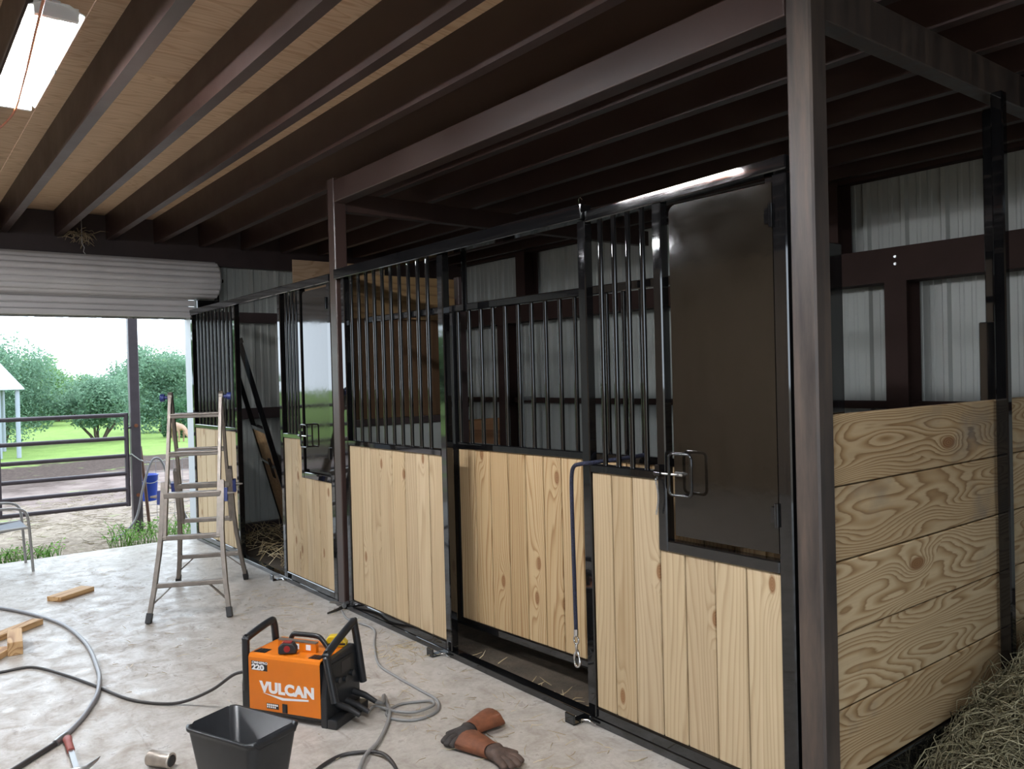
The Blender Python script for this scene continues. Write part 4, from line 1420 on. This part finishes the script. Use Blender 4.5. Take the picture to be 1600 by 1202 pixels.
# =================================================================== OUTSIDE
GZ = -0.11
g = thing('gate_post', (2.47, 10.74, GZ), 'tall square brown post outside the doorway', 'post')
boxpart('shaft', (2.42, 10.69, GZ), (2.53, 10.79, 3.0), 'gate_paint', g, 0.006)
for z in (1.20, 0.35):
    MB().tube([(2.478, 10.69, z), (2.478, 10.676, z)], 0.022, 12).build('bolt_head', 'leather', g)
MB().tube([(2.41, 10.66, 0.86), (2.44, 10.66, 0.83), (2.50, 10.67, 0.78), (2.54, 10.68, 0.76), (2.545, 10.74, 0.765), (2.54, 10.8, 0.78), (2.48, 10.80, 0.80), (2.41, 10.79, 0.83), (2.405, 10.72, 0.85)], 0.007, 6, closed=True).build('tie_rope', 'siding', g)
g = thing('pipe_gate', (0.8, 10.72, 0), 'dark tube pasture gate of six rails', 'gate')
for z in (1.335, 1.052, 0.838, 0.622, 0.43, 0.25):
    MB().tube([(-1.4, 10.735, z + 0.012), (2.375, 10.735, z)], 0.0255, 10).build('rail', 'gate_paint', g)
for x in (2.375, -1.4):
    MB().tube([(x, 10.735, 0.22), (x, 10.735, 1.36)], 0.027, 10).build('end_stile', 'gate_paint', g)
boxpart('stay', (1.035, 10.70, 0.25), (1.06, 10.709, 1.335), 'gate_paint', g)
MB().tube([(2.375, 10.735, 1.18), (2.42, 10.70, 1.18)], 0.014, 8).build('hinge', 'black_enamel', g)
# blue bucket, hose, stake, wire
g = thing('bucket', (2.69, 11.05, 0.22), 'bright blue plastic bucket hung behind the brown post', 'bucket')
MB().lathe([(0.0, 0.0), (0.088, 0.0), (0.092, 0.01), (0.112, 0.32), (0.120, 0.322), (0.120, 0.335), (0.108, 0.335), (0.088, 0.012), (0.0, 0.012)], (2.69, 11.05, 0.22), 24).build('shell', 'bucket_blue', g)
MB().tube([(2.69 + 0.118 * math.cos(a_), 11.05 - 0.118 * math.sin(a_) * 0.9 - 0.01, 0.52 - 0.07 * math.sin(a_)) for a_ in lin(0, math.pi, 14)], 0.004, 6).build('bail', 'siding', g)
MB().tube([(2.61, 11.02, 0.53), (2.60, 10.95, 0.56), (2.60, 10.86, 0.55)], 0.006, 6).build('hook', 'steel', g)
st = MB().tube([(2.64, 10.86, GZ), (2.60, 10.86, 0.45), (2.557, 10.86, 0.93)], 0.020, 8)
tag(st.build('fence_stake', 'stake_wood'), 'leaning wooden stake beside the brown post', 'stake')
hz = MB().tube(spline([(2.10, 10.3, -0.09), (2.23, 10.45, -0.07), (2.40, 10.5, 0.09), (2.49, 10.5, 0.45), (2.575, 10.5, 0.72), (2.643, 10.5, 0.80), (2.72, 10.5, 0.74), (2.83, 10.55, 0.44), (2.98, 10.6, 0.10), (3.06, 10.62, -0.09)], 6), 0.0135, 8)
tag(hz.build('garden_hose', 'hose_grey'), 'grey hose arching up from the weeds outside', 'hose')
g = thing('wire_panel', (3.1, 11.2, GZ), 'welded wire mesh panel outside beside the jamb', 'fence')
for k in range(12):
    x = 2.60 + k * 0.11
    rod('upright_wire', (x, 11.2, GZ), (x, 11.2, 0.72), 0.0035, 'wire_grey', g, 5)
for k in range(6):
    MB().tube([(2.60, 11.203, 0.0 + k * 0.14), (3.82, 11.203, 0.0 + k * 0.14)], 0.0035, 5).build('cross_wire', 'wire_grey', g)
for x in (2.62, 3.80):
    rod('end_picket', (x, 11.215, GZ), (x, 11.215, 0.80), 0.012, 'stake_wood', g, 6)


# weeds along the slab
def weeds(cx_, cy_, w, d, n, h):
    sp_ = []
    for _ in range(n):
        x, y = cx_ + random.uniform(-w, w), cy_ + random.uniform(-d, d)
        a_ = random.uniform(0, 6.28)
        hh = h * random.uniform(0.35, 1)
        l_ = random.uniform(0.2, 0.6) * hh
        sp_.append([Vector((x, y, GZ)), Vector((x + math.cos(a_) * l_ * .3, y + math.sin(a_) * l_ * .3, GZ + hh * .6)), Vector((x + math.cos(a_) * l_, y + math.sin(a_) * l_, GZ + hh))])
    return sp_


def leaf_quads(centres, size, b=None):
    b = b or MB()
    vs_, fs_ = [], []
    for c in centres:
        s_ = size * random.uniform(0.6, 1.25)
        n_ = Vector((random.gauss(0, 1), random.gauss(0, 1), random.gauss(0, 1) + 0.6)).normalized()
        u_ = n_.cross(Vector((random.gauss(0, 1), random.gauss(0, 1), random.gauss(0, 1)))).normalized()
        w_ = n_.cross(u_)
        k = len(vs_)
        vs_ += [c - u_ * s_, c + w_ * s_ * 0.45, c + u_ * s_, c - w_ * s_ * 0.45]
        fs_.append((k, k + 1, k + 2, k + 3))
    return b.add(vs_, fs_)


WEED = [(2.55, 9.75, 0.6, 0.25, 150, 0.30, 'green weeds sprouting at the foot of the brown post'), (0.75, 9.6, 0.7, 0.16, 150, 0.22, 'low green weeds along the slab edge by the chair')]
for (cx_, cy_, w, d, n, h, lab) in WEED:
    g = thing('weed_clump', (cx_, cy_, GZ), lab, 'weeds', 'weeds along the slab')
    sp = weeds(cx_, cy_, w, d, n, h)
    tag(strands(sp, 0.004).build('stems', 'weed_green', g), kind='stuff')
    tag(leaf_quads([s_[2].lerp(s_[1], random.random()) + Vector((random.gauss(0, .03), random.gauss(0, .03), 0)) for s_ in sp for _ in range(5)], 0.020).build('leaves', 'weed_green', g), kind='stuff')
sp = [[p + Vector((0, 0, GZ)) for p in s_] for s_ in litter(1500, (0.2, 5.5, 9.4, 15.5), 0.06, 0.28, 0.0, 0.02)]
tag(strands(sp, 0.004).build('yard_straw', 'straw_yard'), 'loose straw lying on the dirt outside the doorway', 'straw', kind='stuff')


# trees
def tree(base, height, rx, ry, crown_z, n, leaf, mat, label, trunks=1, lean=0.15, size=0.16, blobs=16, name='tree'):
    x0, y0 = base
    g_ = thing(name, (x0, y0, GZ), label, 'tree', 'trees around the pasture')
    ch = height - crown_z
    bl = []
    for _ in range(blobs):
        a_, r_ = random.uniform(0, 6.28), math.sqrt(random.random()) * 0.72
        zf = random.uniform(0.12, 0.86)
        env = math.sqrt(max(0.05, 1 - ((zf - 0.42) / 0.62) ** 2))
        bl.append((Vector((x0 + math.cos(a_) * r_ * rx * env, y0 + math.sin(a_) * r_ * ry * env, crown_z + ch * zf)), random.uniform(0.26, 0.42)))
    cs = []
    for _ in range(n):
        c, rb = random.choice(bl)
        d_ = Vector((random.gauss(0, 1), random.gauss(0, 1), random.gauss(0, 1))).normalized() * (random.random() ** 0.45)
        cs.append(c + Vector((d_.x * rx * rb, d_.y * ry * rb, d_.z * ch * rb * 0.75)))
    tag(leaf_quads(cs, size).build('foliage', mat, g_), kind='stuff')
    for k in range(trunks):
        a_ = 6.28 * k / max(1, trunks) + 0.4
        l_ = lean * (1 if trunks > 1 else 0.3)
        c = bl[k % len(bl)][0]
        pts = [Vector((x0 + 0.1 * math.cos(a_) * (trunks > 1), y0 + 0.1 * math.sin(a_), GZ)), Vector((x0 + l_ * math.cos(a_) * 2, y0 + l_ * math.sin(a_), GZ + crown_z * 0.6)),
               Vector((x0 + l_ * math.cos(a_) * 4, y0 + l_ * math.sin(a_) * 2, crown_z + ch * 0.15)), c]
        r_ = 0.055 if trunks > 1 else 0.14
        MB().tube(spline(pts, 3), [r_ * (1 - 0.07 * i) for i in range(10)], 7).build('trunk', 'bark', g_)
    return g_


tree((2.9, 29.2), 3.15, 2.0, 1.5, 0.3, 17000, 0, 'leaf_blue_green', 'broad tree on the left behind the white-roofed shelter', 1, size=0.055, blobs=30)
tree((5.6, 29.0), 1.95, 1.5, 1.3, 0.38, 12000, 0, 'leaf_blue_green', 'small multi-stemmed tree in the middle of the pasture', 5, 0.13, size=0.06, blobs=26)
tree((8.35, 32.3), 3.1, 1.55, 1.5, 0.2, 14000, 0, 'leaf_blue_green', 'tall tree on the right between brown post and jamb', 1, size=0.065, blobs=30)
tree((8.1, 28.6), 1.25, 0.85, 0.8, -0.05, 5000, 0, 'leaf_dark', 'dark rounded bush beside the tan animal', 1, size=0.055, blobs=12)
far = [((4.4, 47.3), 3.4, 2.3, 'leaf_green', 'far tree at the left frame edge'), ((5.5, 42.5), 3.0, 1.7, 'leaf_green', 'far pasture tree left of the antenna mast'),
       ((7.2, 47.6), 2.55, 1.7, 'leaf_blue_green', 'far bluish tree right of the antenna mast'), ((8.8, 51.4), 2.3, 1.5, 'leaf_green', 'far light green tree above the multi-stemmed one'),
       ((10.5, 55.1), 2.25, 1.8, 'leaf_blue_green', 'furthest low tree in the gap of the tree line'), ((10.1, 46.0), 2.8, 1.7, 'leaf_blue_green', 'far tree just left of the brown post'),
       ((10.6, 42.5), 3.3, 1.5, 'leaf_green', 'far tall tree partly behind the brown post'), ((12.9, 47.2), 3.6, 1.8, 'leaf_blue_green', 'far tall tree seen right of the brown post'),
       ((13.6, 42.6), 3.1, 1.7, 'leaf_dark', 'far dark tree behind the white jamb'), ((7.6, 61.0), 1.9, 4.5, 'leaf_dark', 'low dark thicket closing the pasture')]
for (bs, h, r_, mt, lab) in far:
    tree(bs, h, r_, 1.7, 0.0, 9000, 0, mt, lab, 1, size=0.085, blobs=24)
# trees left of the doorway view; they show in the gloss paint
for (bs, h, lab) in (((-6.0, 34.0), 4.6, 'green tree well to the left of the shelter'), ((-13.0, 31.0), 5.2, 'green tree second to the left of the shelter'), ((-21.0, 27.0), 5.6, 'green tree third to the left of the shelter'), ((-29.0, 20.0), 5.4, 'green tree furthest to the left of the shelter')):
    tree(bs, h, 3.6, 2.6, 0.2, 2600, 0, 'leaf_green', lab, 1, size=0.26, blobs=16)

# shelter, mast, animal
g = thing('shelter', (1.6, 24.6, GZ), 'small open shelter with pale metal roof at the left', 'shed')
xr, yr = 2.98, 24.3
MB().add([(xr, yr, 1.68), (-2.0, yr, 1.68), (-2.0, yr + 1.6, 2.46), (xr - 0.42, yr + 1.6, 2.46), (xr, yr + 3.2, 1.68), (-2.0, yr + 3.2, 1.68),
          (xr, yr, 1.65), (-2.0, yr, 1.65), (-2.0, yr + 3.2, 1.65), (xr, yr + 3.2, 1.65)],
         [(1, 0, 3, 2), (0, 4, 3), (4, 5, 2, 3), (0, 1, 7, 6), (4, 0, 6, 9), (9, 6, 7, 8), (5, 4, 9, 8), (1, 2, 5), (1, 5, 8, 7)]).build('roof', 'shed_roof', g)
for k in range(9):
    f_ = k / 9 + 0.05
    MB().tube([(-2.0, yr + 1.6 * f_, 1.685 + 0.78 * f_), (xr - 0.42 * f_, yr + 1.6 * f_, 1.685 + 0.78 * f_)], 0.010, 5).build('roof_rib', 'shed_roof', g)
for (x, y) in ((2.83, 24.43), (2.42, 24.5), (0.2, 24.4), (2.8, 27.3), (0.2, 27.3)):
    rod('post', (x, y, GZ), (x, y, 1.66), 0.055, 'shed_post', g, 8)
g = thing('antenna_mast', (5.0, 44.0, GZ), 'thin radio mast rising behind the trees', 'mast')
for dx, dy in ((0, 0), (0.16, 0.05), (0.08, 0.14)):
    rod('mast_leg', (5.0 + dx, 44 + dy, GZ), (5.04 + dx * 0.6, 44 + dy, 4.4), 0.014, 'steel', g, 5)
rod('mast_tip', (5.08, 44.05, 4.3), (5.05, 44.05, 5.7), 0.012, 'steel', g, 5)
MB().tube([(4.95, 44.05, 5.35), (5.2, 44.05, 5.45)], 0.012, 5).tube([(5.0, 44.05, 5.2), (5.12, 44.05, 5.5)], 0.012, 5).build('aerial', 'steel', g)


def goat(loc_, rz_):
    root = thing('grazing_goat', loc_, 'tan four-legged animal grazing far out beyond the ladder', 'animal', rotz=rz_)
    V, E, R = [], [], []

    def pt(p, r, par=None):
        V.append(p)
        R.append(r)
        if par is not None:
            E.append((par, len(V) - 1))
        return len(V) - 1
    hip = pt((-0.30, 0, 0.52), 0.115)
    belly = pt((-0.05, 0, 0.49), 0.135, hip)
    chest = pt((0.20, 0, 0.50), 0.125, belly)
    neck = pt((0.36, 0, 0.44), 0.07, chest)
    head = pt((0.50, 0, 0.26), 0.055, neck)
    pt((0.60, 0, 0.10), 0.032, head)
    pt((0.46, 0.09, 0.31), 0.014, head)
    pt((0.46, -0.09, 0.31), 0.014, head)
    pt((-0.44, 0, 0.50), 0.018, hip)
    for sy in (-1, 1):
        a_ = pt((-0.28, 0.08 * sy, 0.40), 0.065, hip)
        b_ = pt((-0.36, 0.085 * sy, 0.22), 0.032, a_)
        c_ = pt((-0.33, 0.085 * sy, 0.05), 0.022, b_)
        pt((-0.31, 0.085 * sy, 0.01), 0.026, c_)
        a_ = pt((0.20, 0.08 * sy, 0.36), 0.05, chest)
        b_ = pt((0.22, 0.08 * sy, 0.19), 0.028, a_)
        c_ = pt((0.20, 0.08 * sy, 0.05), 0.022, b_)
        pt((0.215, 0.08 * sy, 0.01), 0.026, c_)
    me = bpy.data.meshes.new('body')
    me.from_pydata(V, E, [])
    o = bpy.data.objects.new('body', me)
    COL.objects.link(o)
    sk = o.modifiers.new('skin', 'SKIN')
    sk.use_smooth_shade = True
    for i, r_ in enumerate(R):
        me.skin_vertices[0].data[i].radius = (r_, r_)
    me.skin_vertices[0].data[0].use_root = True
    sb = o.modifiers.new('sub', 'SUBSURF')
    sb.levels = sb.render_levels = 2
    dg = bpy.context.evaluated_depsgraph_get()
    dg.update()
    m2 = bpy.data.meshes.new_from_object(o.evaluated_get(dg))
    o.modifiers.clear()
    o.data = m2
    m2.materials.clear()
    m2.materials.append(MATS['goat_coat'])
    o.parent = root


goat((7.30, 26.4, GZ), math.radians(-70))
